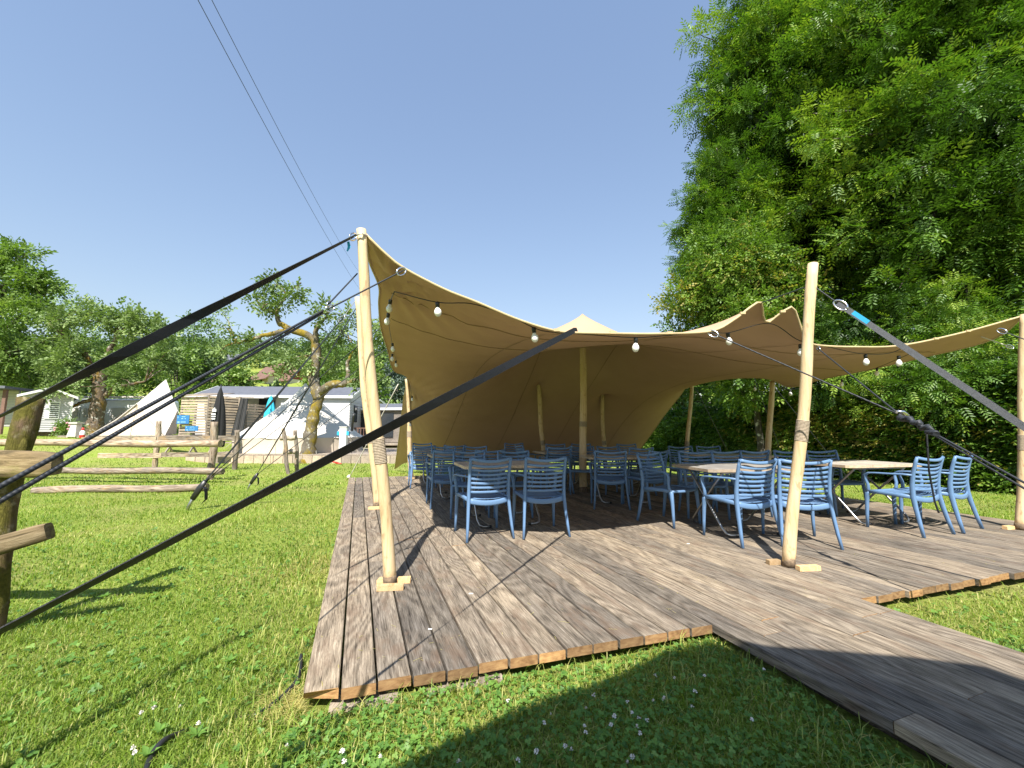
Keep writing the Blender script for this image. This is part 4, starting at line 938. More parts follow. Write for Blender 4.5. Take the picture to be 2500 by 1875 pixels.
# garden trees behind the cabins
mids = [(-20, 880, 40, 6.5), (60, 900, 38, 6.5), (140, 905, 40, 5.5), (330, 925, 42, 5.5), (430, 900, 44, 6.0), (500, 890, 48, 5.0), (470, 850, 60, 7.0), (572, 945, 46, 3.4), (668, 962, 50, 2.0), (230, 850, 46, 8.0), (180, 790, 52, 8.5), (320, 840, 56, 8.0), (845, 900, 44, 6.0), (905, 930, 40, 4.6), (930, 880, 48, 6.5), (790, 900, 60, 6.0), (775, 920, 58, 3.8), (980, 940, 46, 5.0)]
ml = ['at the far left edge', 'above the left cabin', 'between left cabin and mossy tree', 'behind the first pale tent', 'right of the first pale tent', 'behind the slatted screens', 'on the slope above the screens', 'left of the red gabled house', 'round and low just below the red gabled house', 'behind the orange mossed trunk', 'highest behind the left cabin', 'behind the right limbs of the mossed tree', 'right of the crooked tree', 'above the small white cabin', 'beyond the tall front pole', 'behind the crooked tree crown', 'low behind the speckled tent', 'behind the left canopy hem']
for k, ((px, py, d, hh), lb) in enumerate(zip(mids, ml)):
    p = wp(px, py, d); g = H(p.x, p.y); rad_ = hh*.48; n = 26
    c = ell_centers((p.x, p.y, p.z-hh*.15), (rad_, rad_*.8, max(hh*.5, (p.z-g)*.6)), n, 200+k); c[:, 2] = np.maximum(c[:, 2], g+.5)
    sp = (k == 17)
    tree(('blue grey conifer ' if sp else ['mid green garden tree ', 'light green garden tree ', 'dark green garden tree '][k % 3])+lb, (p.x, p.y, g), c, rads(n, rad_*.22, rad_*.42, 200+k), 30 if d < 55 else 26, T_BIG, M['leaf_blue'] if sp else M['leaf_far'] if k % 3 == 2 else M['leaf_bush'], M['bark'], 300+k, 'garden trees behind the cabins', tr=.2, limbs=5, scale=.62 if d < 55 else .75, tb=[.45, .6, .35][k % 3], tv=.22)
# wooded hillside
rg = np.random.default_rng(77); m = 620
az = rg.uniform(-1.9, .25, m); yy = 62+rg.random(m)**.8*125; xx = az*yy
f = smooth(.1, -.50, az); keep = (f > .05) & ~((az > -.70) & (az < -.505) & (yy < 102)) & ~((np.abs(az+.66) < .05) & (yy < 110) & (rg.random(m) < .8))
xx, yy = xx[keep], yy[keep]; gz = hz(xx, yy); rr_ = rg.uniform(2.4, 4.6, len(xx))
cc = np.stack([xx, yy, gz+rr_*.7], 1)
o = foliage('hillside_wood', cc, rr_, 60, T_ONE, M['leaf_far'], None, 78, scale=.85, tb=.45, tv=.28, squash=.95, shell=.6); tag(o, 'leafy wood covering the hillside behind the cabins', 'wood', None, 'stuff')
# ------------------------------------------------------------------ chalet and roofs on the hill
def gable(root, w_, d_, hw, hr, mw, mr, over=.5, th=.18, ridge='x'):
    mb = MB(); mb.box((0, 0, hw/2), (w_, d_, hw)); mb.build('wall', mw, root)
    for q in (-1, 1): MB().add([(q*w_/2, -d_/2, hw+.002), (q*w_/2, d_/2, hw+.002), (q*w_/2, 0, hr-.15), (q*(w_/2-.12), -d_/2, hw+.002), (q*(w_/2-.12), d_/2, hw+.002), (q*(w_/2-.12), 0, hr-.15)], [(0, 2, 1), (3, 4, 5), (0, 3, 5, 2), (1, 2, 5, 4), (0, 1, 4, 3)]).build('gable', M['redwood'], root)
    mb = MB()
    for s in (-1, 1):
        a = Vector((0, s*(d_/2+over), hw-over*(hr-hw)/(d_/2))); b = Vector((0, 0, hr)); dv = (b-a); nrm = Vector((0, s*-dv.z, s*dv.y)).normalized(); 
        if nrm.z < 0: nrm = -nrm
        X = w_/2+over; V = [(x, q.y, q.z) for x in (-X, X) for q in (a, b)]+[(x, (q+nrm*th).y, (q+nrm*th).z) for x in (-X, X) for q in (a, b)]
        mb.add(V, [(0, 1, 3, 2), (4, 6, 7, 5), (0, 2, 6, 4), (1, 5, 7, 3), (0, 4, 5, 1), (2, 3, 7, 6)])
    return mb.build('roof', mr, root)
p = wp(672, 944, 88); g = H(p.x, p.y)
ch_ = empty('chalet', (p.x, p.y, p.z-1.0), R(-38), 'brown roofed chalet with a dark red gable on the hillside', 'house')
rf = gable(ch_, 9.0, 6.6, 2.6, 5.6, M['plaster'], M['rooftile'], .9)
MB().box((1.5, .8, 5.6), (.6, .6, 1.5)).build('chimney', M['plaster'], rf)
MB().box((-4.53, -.3, 1.4), (.06, 3.0, 1.4)).build('window', M['darkglass'], ch_)
MB().box((-4.55, 0, 3.9), (.08, 1.4, .9)).build('window', M['darkglass'], ch_)
MB().box((.5, -3.33, 1.5), (2.6, .06, 1.2)).build('window', M['darkglass'], ch_)
p2 = wp(712, 935, 85); an = empty('annex_house', (p2.x, p2.y, p2.z-1.4), R(-30), 'small annex with a brown roof right of the chalet', 'house'); gable(an, 3.6, 3.4, 2.0, 4.0, M['plaster'], M['rooftile'], .5)
p3 = wp(560, 935, 70); an = empty('shed', (p3.x, p3.y, p3.z-1.5), R(-20), 'small brown roofed shed on the slope left below the chalet', 'shed'); gable(an, 4.2, 2.4, 1.6, 2.8, M['plaster'], M['rooftile'], .4)
p4 = wp(548, 885, 118); an = empty('hill_house', (p4.x, p4.y, p4.z-3), R(-8), 'grey roofed house half hidden in the hillside wood', 'house'); gable(an, 9, 6, 3.0, 5.2, M['plaster'], M['roofgrey'], .6)
p5 = wp(462, 852, 140); an = empty('hill_house', (p5.x, p5.y, p5.z-3), R(12), 'pale house roof peeping out of the upper wood', 'house'); gable(an, 6, 5, 3.0, 5.0, M['white'], M['roofgrey'], .6)
# ------------------------------------------------------------------ cabins (mobile homes)
def siding(root, w_, z0, z1, org, M3, step, mat, name='siding'):
    """lapped boards on a wall plane; M3 columns: along, up, out"""
    n = int((z1-z0)/step)
    for k in range(n):
        a = z0+k*step; mb = MB()
        V = [(x, z, o) for x in (0, w_) for z, o in ((a, .0), (a, .035), (a+step-.006, .012), (a+step-.006, 0))]
        mb.add([Vector(org)+M3 @ Vector(q) for q in V], [(0, 1, 2, 3), (4, 7, 6, 5), (1, 5, 6, 2), (0, 4, 5, 1), (3, 2, 6, 7)]); mb.build('siding_board', mat, root)
def cabin(label, corner, rz, L, W, hw, roof_h, mat, name='cabin', sid=True, base=.35):
    """corner = near right ground corner; long side runs along local -X, depth along +Y"""
    t = empty(name, corner, rz, label, 'cabin'); 
    MB().box((-L/2, W/2, base+hw/2), (L, W, hw)).build('wall', mat, t)
    MB().box((-L/2, W/2, base/2), (L-.3, W-.3, base)).build('plinth', M['joist'], t)
    rr = []
    mb = MB(); z = base+hw
    for s, y0 in ((1, -.18), (-1, W+.18)):
        a = Vector((0, y0, z-.04)); b = Vector((0, W/2, z+roof_h)); nn = Vector((0, 0, .08))
        V = [(x, q.y, q.z) for x in (-L-.2, .2) for q in (a, b)]+[(x, (q+nn).y, (q+nn).z) for x in (-L-.2, .2) for q in (a, b)]
        mb.add(V, [(0, 1, 3, 2), (4, 6, 7, 5), (0, 2, 6, 4), (1, 5, 7, 3), (0, 4, 5, 1), (2, 3, 7, 6)])
    rf = mb.build('roof', M['roofgrey'], t)
    for x in (-L-.001, .001):
        MB().add([(x, 0, z), (x, W, z), (x, W/2, z+roof_h)], [(0, 1, 2)] if x > 0 else [(0, 2, 1)]).build('gable', mat, t)
        MB().beam((x*1.0+(.21 if x > 0 else -.21), -.2, z-.02), (x+(.21 if x > 0 else -.21), W/2, z+roof_h+.04), .03, .13).beam((x+(.21 if x > 0 else -.21), W+.2, z-.02), (x+(.21 if x > 0 else -.21), W/2, z+roof_h+.04), .03, .13).build('bargeboard', M['white'], t)
    MB().box((-L/2, -.2, z-.02), (L+.4, .05, .14)).build('gutter', M['white'], t)
    return t
# left cabin: gable end seen from the front, partly cut by the left edge
cl_ = wp(44, 1054, 23.6); g = cl_.z-.35
cb = cabin('pale grey clad cabin at the left edge with a slatted shutter on its gable end', (cl_.x, cl_.y, g), R(-40), 4.6, 2.0, 2.05, .45, M['siding'])
# its local +Y is depth; the gable end (x=+) faces the camera: lapped boards there
siding(cb, 2.0, 0, 2.04, (.004, 0, .35), Matrix(((0, 0, 1), (1, 0, 0), (0, 1, 0))), .13, M['siding'])
fr = MB().box((.05, 1.2, 1.62), (.04, .58, 1.02)).build('window', M['white'], cb)
for k in range(8): MB().box((.085, 1.27, 1.2+k*.115), (.03, .36, .04), Matrix.Rotation(.5, 3, 'Y')).build('slat', M['darkcloth'], fr)
for y in (.04, 1.96): MB().box((.045, y, 1.37), (.05, .10, 2.03)).build('corner_trim', M['white'], cb)
# wooden porch at the far left
pr = empty('porch', wp(0, 1056, 24.2), R(18), 'brown timber porch at the left cabin, cut by the picture edge', 'porch')
MB().box((0, 0, 1.2), (.16, .16, 2.6)).build('post', M['rooftile'], pr); MB().box((-1.9, .6, 2.62), (4.3, 2.2, .14)).build('roof', M['roofgrey'], pr); MB().box((-2.4, 1.2, 1.45), (4.6, .1, 2.2)).build('wall', M['siding'], pr)
for k in range(13): MB().box((-2.4, 1.135, .45+k*.165), (4.6, .03, .13), Matrix.Rotation(.12, 3, 'X')).build('siding_board', M['siding'], pr)
# caravan behind the orange mossed tree
cv = wp(455, 1045, 30); t = empty('caravan', (cv.x-9.5, cv.y, H(cv.x-5, cv.y)+.25), R(0), 'long white caravan with curtained windows behind the mossy trunk', 'caravan')
mb = MB(); mb.sweep([(0, 0, 1.2), (.12, 0, 1.2), (7.9, 0, 1.2), (8.0, 0, 1.2)], [2.0, 2.3, 2.3, 2.0], [2.0, 2.3, 2.3, 2.0], side=(0, 1, 0), n=16, pw=.25); mb.build('body', M['white'], t)
for x in (.9, 2.3, 3.7, 5.6):
    f = MB().box((x, -1.16, 1.35), (1.15, .05, .8)).build('window', M['white'], t); MB().box((x, -1.195, 1.35), (1.0, .03, .66)).build('curtain', M['canvas'], f)
MB().box((4, -1.3, 2.42), (8.2, .5, .1)).build('awning', M['canvas'], t)
MB().tube([(2.4, 0, 2.3), (2.4, 0, 2.85)], .02, 6).tube([(1.9, 0, 2.8), (2.9, 0, 2.8)], .015, 6).tube([(2.1, 0, 2.7), (2.7, 0, 2.7)], .015, 6).build('antenna', M['steel'], t)
# long white cabin behind the screens, right end visible
cr = wp(850, 1064, 24); lc = cabin('long white cabin with a dark grey roof behind the screens and the speckled tent', (cr.x, cr.y, cr.z-.3), R(4), 8.4, 4.0, 2.2, .7, M['whitewall'])
siding(lc, 4.0, 0, 2.2, (.004, 0, .35), Matrix(((0, 0, 1), (1, 0, 0), (0, 1, 0))), .16, M['siding'])
for y in (1.0, 2.6): MB().box((.07, y, 1.6), (.05, .5, 1.0)).build('window', M['darkglass'], lc)
for x in (-6.4, -4.6, -3.3): MB().box((x, -.02, 1.75), (.5 if x == -3.3 else .9, .05, .45 if x == -3.3 else 1.5)).build('window', M['darkglass'], lc)
MB().box((-6.0, -.9, 2.45), (4.2, 1.8, .05), Matrix.Rotation(.14, 3, 'X')).build('awning', M['canvas'], lc)
# small white cabin and terrace at the gap left of the canopy
sc_ = wp(899, 1052, 34); s2 = cabin('small white cabin with a dark doorway seen left of the tall pole', (sc_.x, sc_.y, sc_.z-.35), R(-8), 3.0, 3.0, 2.2, .4, M['whitewall'])
MB().box((-1.3, -.02, 1.35), (.9, .05, 1.9)).build('door', M['tableedge'], s2)
tc = wp(990, 1080, 26); s3_ = cabin('dark timber terrace cabin with grey roof between the tall pole and the canopy', (tc.x, tc.y, tc.z-.35), R(-6), 3.4, 3.0, 2.1, .35, M['greyplank'])
MB().box((-1.9, -.03, 1.4), (2.2, .05, 1.5)).build('window', M['darkglass'], s3_)
for k in range(8): MB().box((-3.2+.18*k, -1.3, .75), (.05, .05, .9)).build('baluster', M['rooftile'], s3_)
MB().box((-2.5, -1.3, 1.22), (1.6, .06, .07)).build('handrail', M['rooftile'], s3_)
MB().box((-1.7, -.75, .27), (3.6, 1.5, .1)).build('terrace_floor', M['greyplank'], s3_)
# ------------------------------------------------------------------ bell tents
def bell(label, apex, base, Rb, wall, seed, door=None, canvas=None, skirt=.0):
    """base centre; conical roof with slightly hollow faces between guy points, short wall"""
    t = empty('bell_tent', base, 0, label, 'tent', 'pale bell tents on platforms'); canvas = canvas or M['canvas']
    hgt = apex.z-base.z; ax = apex-base; n = 48; K = 14; V = []
    for k in range(K+1):
        f = k/K
        for j in range(n):
            a = 2*math.pi*j/n; lob = abs(math.cos(a*6)); r = Rb*(f+.05*math.sin(math.pi*f)*-1.6)*(1-.035*f*(1-lob))
            r = max(r, .03); z = hgt+(wall-hgt)*f; V.append((ax.x*(1-f)+r*math.cos(a), ax.y*(1-f)+r*math.sin(a), z-(.03*math.sin(a*12) if k == K else 0)))
    F = [(k*n+j, k*n+(j+1) % n, (k+1)*n+(j+1) % n, (k+1)*n+j) for k in range(K) for j in range(n)]
    MB().add(V, F, 0, True).build('roof', canvas, t)
    V = []
    for z, rr in ((wall+.02, .985), (wall*.5, .97), (0.0, .975)):
        for j in range(n): a = 2*math.pi*j/n; V.append((Rb*rr*(1+.012*math.sin(a*24))*math.cos(a), Rb*rr*math.sin(a), z))
    MB().add(V, [(k*n+j, k*n+(j+1) % n, (k+1)*n+(j+1) % n, (k+1)*n+j) for k in range(2) for j in range(n)], 0, True).build('side_wall', M['canvaswarm'], t)
    for k in range(12):
        a = 2*math.pi*k/12+.1; c_ = Vector((math.cos(a), math.sin(a), 0))
        MB().tube([Vector((ax.x, ax.y, hgt))*0.02+c_*Rb*.985+Vector((0, 0, wall)), c_*(Rb+.75)+Vector((0, 0, .0))], .008, 5).build('guy_line', M['palerope'], t)
    if door:
        a0 = door; c_ = Vector((math.cos(a0), math.sin(a0), 0)); sd = Vector((-c_.y, c_.x, 0)); pk = c_*Rb*.78+Vector((0, 0, hgt*.62))
        bl = c_*(Rb+.25)-sd*1.25; br = c_*(Rb+.25)+sd*1.25; bk1 = c_*Rb*.4-sd*.1+Vector((0, 0, hgt*.66)); 
        bk2 = c_*Rb*.45-sd*Rb*.62+Vector((0, 0, wall)); bk3 = c_*Rb*.45+sd*Rb*.62+Vector((0, 0, wall))
        MB().add([pk, bl, br], [(0, 1, 2)]).build('door_panel', M['canvaswarm'], t)
        MB().add([pk, bl, bk2, bk1, br, bk3], [(0, 3, 2, 1), (0, 4, 5, 3)]).build('porch_side', canvas, t)
        MB().tube([bl, pk, br], .035, 6).build('porch_hem', M['canvas'], t)
        MB().tube([pk+c_*.012, (bl+br)/2+c_*.012], .012, 5).build('zip', M['seamdark'], t)
    return t
bt2 = wp(735, 1103, 20); ap2 = wp(746, 936, 20)
bell('speckled looking bell tent in tree shade behind the crooked orchard tree', ap2, Vector((bt2.x, bt2.y, .27)), 2.85, .62, 1)
def cream_tent():
    A = wp(405, 926, 22.8); Fp = wp(335, 985, 21.6); L = wp(216, 1065, 21.2); Rf = wp(402, 1064, 21.2); WR = wp(434, 1002, 22.7); WB = wp(431, 1059, 22.7); BK = wp(300, 1050, 25.0); BR = wp(425, 1055, 25.4)
    base = wp(340, 1064, 22.5); t = empty('bell_tent', base, 0, 'cream canvas tent with a pointed porch at the left, beside the mossy trunk', 'tent', 'pale bell tents on platforms')
    def patch_(name, P, mat, n=8, sag=.12, nrm=(0, 0, -1)):
        a, b, c, d = [Vector(q)-Vector(base) for q in P]; V = []; nv = Vector(nrm)
        for i in range(n+1):
            for j in range(n+1):
                u_, v_ = i/n, j/n; V.append(a.lerp(b, u_).lerp(d.lerp(c, u_), v_)+nv*sag*math.sin(math.pi*u_)*math.sin(math.pi*v_)+Vector((0, -.012*math.sin(u_*17+v_*5), 0)))
        MB().add(V, [(i*(n+1)+j, (i+1)*(n+1)+j, (i+1)*(n+1)+j+1, i*(n+1)+j+1) for i in range(n) for j in range(n)], 0, True).build(name, mat, t)
    patch_('porch_side', (Fp, A, BK, L), M['canvas'], 8, .10)
    patch_('roof', (Fp, A, WR, Rf), M['canvas'], 8, .13)
    patch_('side_wall', (Rf, WR, WB, Rf+Vector((.02, .02, -.01))), M['canvas'], 4, .0)
    patch_('back_wall', (A, WR, WB, BR), M['canvas'], 4, .0); patch_('back_wall', (A, A+Vector((.01, 0, 0)), BR, BK), M['canvas'], 4, .0)
    patch_('door_panel', (Fp+Vector((0, .05, -.03)), Fp+Vector((.01, .05, -.03)), Rf+Vector((0, .06, 0)), L+Vector((.1, .06, 0))), M['canvaswarm'], 8, .05, (0, 1, 0))
    b0 = Vector(base); MB().tube([L-b0, (L.lerp(Fp, .55)-b0)+Vector((.05, 0, -.10)), Fp-b0, (Fp.lerp(Rf, .5)-b0)+Vector((-.02, 0, -.04)), Rf-b0], .03, 6).build('porch_hem', M['canvas'], t)
    MB().tube([Fp-b0+Vector((0, -.01, -.1)), L.lerp(Rf, .55)-b0+Vector((0, -.02, .02))], .012, 5).build('zip', M['seamdark'], t)
    for q, e in ((L, wp(196, 1072, 20.6)), (Rf, wp(416, 1070, 20.8)), (WR, wp(462, 1060, 22.0))): MB().tube([q-b0, e-b0], .008, 5).build('guy_line', M['palerope'], t)
cream_tent()
# platforms of boards
def platform(label, x0, x1, y0, y1, z, zb, nb=22):
    t = empty('tent_platform', (x0, y0, zb), 0, label, 'platform'); w_ = (x1-x0)/nb
    MB().box(((x1-x0)/2, (y1-y0)/2, z-zb-.03), (x1-x0, y1-y0, .05)).build('platform_floor', M['greyplank'], t)
    rd = random.Random(int(abs(x0)*7))
    me = MB().box((0, 0, 0), (w_-.02, .03, z-zb-.06)).mesh('skirting_board', M['paleplank'])
    for k in range(nb): link('skirting_board', me, t, (w_*(k+.5), -.02+rd.uniform(-.006, .006), (z-zb-.06)/2), (0, rd.uniform(-.012, .012), 0))
    return t
pa = gp(478, 1129, -.10); pb = gp(905, 1131, -.10)
platform('low wooden platform with upright skirting boards under the speckled tent', pa.x, pb.x+1.2, 16.9, 23.5, .27, -.12, 22)
q0 = wp(190, 1075, 20.2); q1 = wp(470, 1075, 20.2); platform('raised wooden platform under the cream bell tent', q0.x-1, q1.x+.6, 20.2, 26, wp(345, 1063, 20.5).z, wp(345, 1095, 20.2).z, 16)
# ------------------------------------------------------------------ slatted screens
def screen(label, a, b, h, n, rake=0.0):
    a = Vector(a); b = Vector(b); L = (b-a).length; rz = math.atan2(b.y-a.y, b.x-a.x); rd = random.Random(n+int(L*10))
    t = empty('slatted_screen', a, rz, label, 'screen', 'slatted timber screens')
    for x in (0, L/2, L): MB().box((x, .05, h/2), (.07, .07, h)).build('upright', M['greyplank'], t)
    me = MB().box((0, 0, 0), (L, .022, h/n*.66)).mesh('slat', M['paleplank'])
    for k in range(n): link('slat', me, t, (L/2+rd.uniform(-.02, .02), 0, h*(k+.5)/n), (0, rd.uniform(-.01, .01), 0))
    return t
zb = wp(500, 1066, 20.5).z
s_a = wp(436, 1066, 20.5); s_b = wp(505, 1066, 20.5); s_c = wp(567, 1060, 21.2); s_d = wp(582, 1062, 23)
hh = wp(500, 968, 20.5).z-zb
screen('slatted timber screen beside the cream tent, behind the blue board', (s_a.x, 20.5, zb), (s_b.x, 20.5, zb), hh, 15)
screen('slatted timber screen behind the folded black parasol', (s_b.x+.05, 20.4, zb), (s_c.x, 21.6, zb), hh*1.02, 15)
screen('slatted side screen standing in shade right of the black parasol', (s_c.x+.03, 21.6, zb), (s_d.x, 23.2, zb), hh*1.05, 15)
q1 = wp(600, 1066, 21.5); q2 = wp(640, 1066, 22.5); screen('low slatted screen with a sloping top beside the grey curtain', (q1.x, 21.5, zb), (q2.x, 22.6, zb), hh*.86, 12)
lt = empty('lean_to_roof', (s_a.x, 20.5, zb+hh), 0, 'flat grey plank roof over the slatted screens', 'roof')
for k in range(7): MB().box(((s_d.x-s_a.x)/2-.1, .0+.30*k, .05+.045*k), (s_d.x-s_a.x+.2, .26, .03), Matrix.Rotation(.15, 3, 'X')).build('roof_board', M['greyplank'], lt)
cu = wp(590, 1062, 21.0); t = empty('curtain', (cu.x, 21.0, zb), R(15), 'dark grey curtain hanging beside the slatted screens', 'curtain')
V = []; nn = 22
for z, wdt in ((hh*.98, .34), (.05, .52)):
    for k in range(nn): V.append((-wdt/2+wdt*k/(nn-1)-(.22 if z < 1 else 0), .05*math.sin(k*1.9), z))
MB().add(V, [(k, k+1, nn+k+1, nn+k) for k in range(nn-1)], 0, True).build('cloth', M['darkcloth'], t)
MB().box((0, .06, hh), (.8, .03, .04)).build('rail', M['greyplank'], t)
# blue boards
def board(label, px, py, Y, w_, h_, seed):
    p = wp(px, py, Y); t = empty('notice_board', p, 0, label, 'board'); MB().box((0, 0, 0), (w_, .03, h_)).build('panel', M['signblue'], t); rd = random.Random(seed)
    for (x, z, a, b) in ((-.40, .18, .04, .20), (.05, .22, .30, .05), (-.05, .06, .16, .06), (.20, .06, .10, .05), (-.33, -.22, .18, .10), (.05, -.18, .42, .03), (.05, -.26, .42, .03)):
        MB().box((x*w_, -.019, z*h_*1.4), (a*w_, .006, b*h_)).build('mark', M['signpale'], t)
    return t
board('blue board with pale marks on the left slatted screen', 447, 1024, 20.3, .60, .42, 1)
board('lower pale blue board behind the picnic bench', 468, 1046, 20.2, .62, .24, 2)
# parasols
def folded(label, foot, hgt, mat, rad_, seed, name='parasol', tilt=0.0, wf=1.0):
    t = empty(name, foot, 0, label, 'parasol'); MB().tube([(0, 0, 0), (0, 0, hgt)], .025, 8).build('pole', M['black'] if mat is M['blackcloth'] else M['steel'], t)
    n = 28; V = []; prof = [(1.0, .02), (.97, .05), (.88, .35), (.7, .7), (.45, .95), (.3, 1.0), (.22, .93)]
    rd = random.Random(seed)
    for q, (z, r) in enumerate(prof):
        for j in range(n): a = 2*math.pi*j/n; rr = rad_*r*(1+.22*math.cos(a*7+q*.3)); V.append((rr*math.cos(a)+.04*q*tilt, rr*math.sin(a), hgt*z-(.09*abs(math.cos(a*3.5+seed)) if q >= 5 else 0)))
    MB().add(V, [(q*n+j, q*n+(j+1) % n, (q+1)*n+(j+1) % n, (q+1)*n+j) for q in range(len(prof)-1) for j in range(n)], 0, True).build('folded_cloth', mat, t)
    return t
pf = wp(530, 1062, 16.4); pz = wp(530, 940, 16.4).z
bp = folded('folded black parasol with a small white print on its cloth, before the slatted screens', (pf.x, 16.4, .27-.3), pz+.05, M['blackcloth'], .24, 3)
zt = pz+.03
for k, (dx, dz, w_, h_) in enumerate([(-.19, -1.12, .05, .12), (-.13, -1.10, .04, .16), (-.08, -1.13, .05, .11), (-.16, -1.27, .16, .05), (-.15, -1.36, .15, .04), (-.15, -1.45, .13, .05)]):
    MB().box((dx*.8+.12, -.275, zt+dz+.1), (w_, .012, h_)).build('print_mark', M['white'], bp)
pf = wp(657, 1040, 21); pz = wp(657, 961, 21).z
folded('folded turquoise parasol left of the speckled tent roof', (pf.x, 21, .27), pz-.27, M['tealcloth'], .30, 5)
# picnic benches before the screens
for k, (px, lb) in enumerate([(440, 'bench frame below the blue board'), (545, 'bench frame under the black parasol'), (648, 'folding wooden bench with crossed legs beside the speckled tent')]):
    p = wp(px, 1105, 17.6); t = empty('picnic_bench', (p.x, 17.6, .27), 0, 'weathered '+lb, 'bench')
    MB().box((0, 0, .44), (1.3, .32, .04)).build('seat', M['greyplank'], t)
    for s in (-1, 1):
        MB().beam((s*.5, -.18, 0), (s*.5, .16, .43), .05, .05).build('leg', M['greyplank'], t); MB().beam((s*.5+.06, .18, 0), (s*.5+.06, -.16, .43), .05, .05).build('leg', M['greyplank'], t)
# power pedestal with cable, red tool, hydrant etc.
p = gp(836, 1128, -.1); t = empty('power_pedestal', p, 0, 'white service pedestal with cables at the platform edge right of the crooked tree', 'pedestal')
hgt = 1.45; MB().box((0, 0, hgt/2), (.28, .2, hgt)).build('cabinet', M['white'], t); MB().box((0, 0, hgt+.02), (.32, .24, .04)).build('lid', M['siding'], t)
for s in (-1, 1):
    MB().box((s*.2, -.04, 1.2), (.1, .12, .16)).build('socket', M['bluetag'], t)
    MB().tube([(s*.22, -.05, 1.15), (s*.42, -.05, .9), (s*.38, 0, .4), (s*.2, 0, .05)], .012, 6).build('cable', M['black'], t)
MB().tube([(.34, 0, 1.3), (.36, 0, 1.9), (.42, 0, 2.05)], .05, 7).build('lamp_arm', M['black'], t)
p = gp(822, 1134, -.1); t = empty('red_tool', p, R(-25), 'red plastic scoop lying on the grass before the pedestal', 'tool'); MB().sweep([(-.22, 0, .1), (0, 0, .07), (.25, 0, .03)], [.05, .12, .06], [.04, .07, .03], side=(0, 1, 0)).build('body', M['red'], t)
p = wp(200, 1070, 19); t = empty('gas_bottle', p, 0, 'red and white bottle beside the mossy trunk foot', 'bottle'); t.scale = (.75, .75, .85); MB().lathe([(.0, 0), (.11, 0), (.13, .05), (.13, .18)], n=12).build('base', M['red'], t); MB().lathe([(.13, .18), (.125, .34), (.06, .42)], n=12).build('shell', M['white'], t); MB().lathe([(.06, .42), (.07, .5), (.05, .56), (0, .57)], n=10).build('cap', M['red'], t)
p = wp(183, 1066, 20.3); t = empty('stone_pedestal', p, 0, 'pale stone pedestal with a flat cap beside the flowering bush', 'pedestal'); MB().add([(-.22, -.2, 0), (.22, -.2, 0), (.22, .2, 0), (-.22, .2, 0), (-.13, -.12, .62), (.13, -.12, .62), (.13, .12, .62), (-.13, .12, .62)], [(0, 1, 5, 4), (1, 2, 6, 5), (2, 3, 7, 6), (3, 0, 4, 7), (4, 5, 6, 7)]).build('shaft', M['concrete'], t); MB().box((0, 0, .66), (.42, .36, .08)).build('cap', M['concrete'], t)
p = wp(172, 1056, 21); g = wp(172, 1068, 21).z; cs = ell_centers((p.x, 21, g+.45), (.55, .4, .4), 12, 400)
b_ = tree('round flowering bush right of the left cabin', (p.x, 21, g), cs, rads(12, .16, .3, 400), 40, T_PEAR, M['leaf_bush'], M['bark'], 401, None, tr=.03, limbs=5, cat='bush', name='bush', scale=.9, tb=.5)
rd = random.Random(4)
fm = MB().lathe([(0, .05), (.05, .03), (.06, 0), (.04, -.04)], n=8).mesh('blossom', M['flowerpink'])
for k in range(9): link('blossom', fm, b_, (rd.uniform(-.5, .5), -.38+rd.uniform(-.06, .1), rd.uniform(.25, .8)))
# ------------------------------------------------------------------ rail fences at the left
def logpole(mb, a, b, r, seed, n=10):
    rd = random.Random(seed); a = Vector(a); b = Vector(b); K = 14; side = (b-a).cross(Vector((0, 0, 1))).normalized()
    pts = []; rs = []
    for i in range(K+1): f = i/K; pts.append(a.lerp(b, f)+Vector((0, 0, .012*math.sin(f*9+seed)))+side*.012*math.sin(f*7+seed)); rs.append(r*(1+.07*math.sin(f*21+seed)+rd.uniform(-.03, .03)))
    mb.tube(pts, rs, n)
def along(o, d):   # orient a log mesh so that its grain follows local Y
    pass
def log_obj(name, a, b, r, mat, parent, seed, org):
    a = Vector(a); b = Vector(b); L = (b-a).length; mb = MB(); logpole(mb, (0, 0, 0), (0, L, 0), r, seed)
    o = mb.build(name, mat, parent); o.location = a-Vector(org); o.rotation_euler = (b-a).to_track_quat('Y', 'Z').to_euler(); return o
fp = gp(515, 1172, -.10); org = (fp.x, fp.y, -.1)
t = empty('rail_fence', org, 0, 'nearer rustic fence of thick pale logs left of the ropes, with one sturdy post', 'fence')
log_obj('post', (fp.x, fp.y, -.2), (fp.x-.02, fp.y, wp(515, 1030, fp.y).z), .085, M['log'], t, 3, org)
a = wp(-60, 1080, 10.9); b = wp(538, 1084, 10.4); log_obj('rail', a, b, .088, M['log'], t, 5, org)
a = wp(120, 1149, 10.6); b = wp(545, 1150, 10.3); log_obj('rail', a, b, .080, M['log'], t, 8, org)
ll = gp(80, 1206, -.10); lr = gp(505, 1199, -.10)
o = log_obj('ground_log', ll+Vector((0, 0, .075)), lr+Vector((0, 0, .07)), .078, M['log'], None, 11, (0, 0, 0)); tag(o, 'long pale log lying on the lawn before the rail fence', 'log')
f2 = gp(378, 1141, -.1); f3 = gp(573, 1146, -.1); f2.y = f3.y = 14.0; f2.x = wp(378, 1141, 14).x; f3.x = wp(573, 1146, 14).x
org = (f2.x, 14, -.1)
t = empty('rail_fence', org, 0, 'second rail fence of flat grey boards in front of the tents', 'fence')
for q, top in ((f2, 1028), (f3, 1050)): log_obj('post', (q.x, 14, -.2), (q.x, 14, wp(378, top, 14).z), .08, M['log'], t, 4, org)
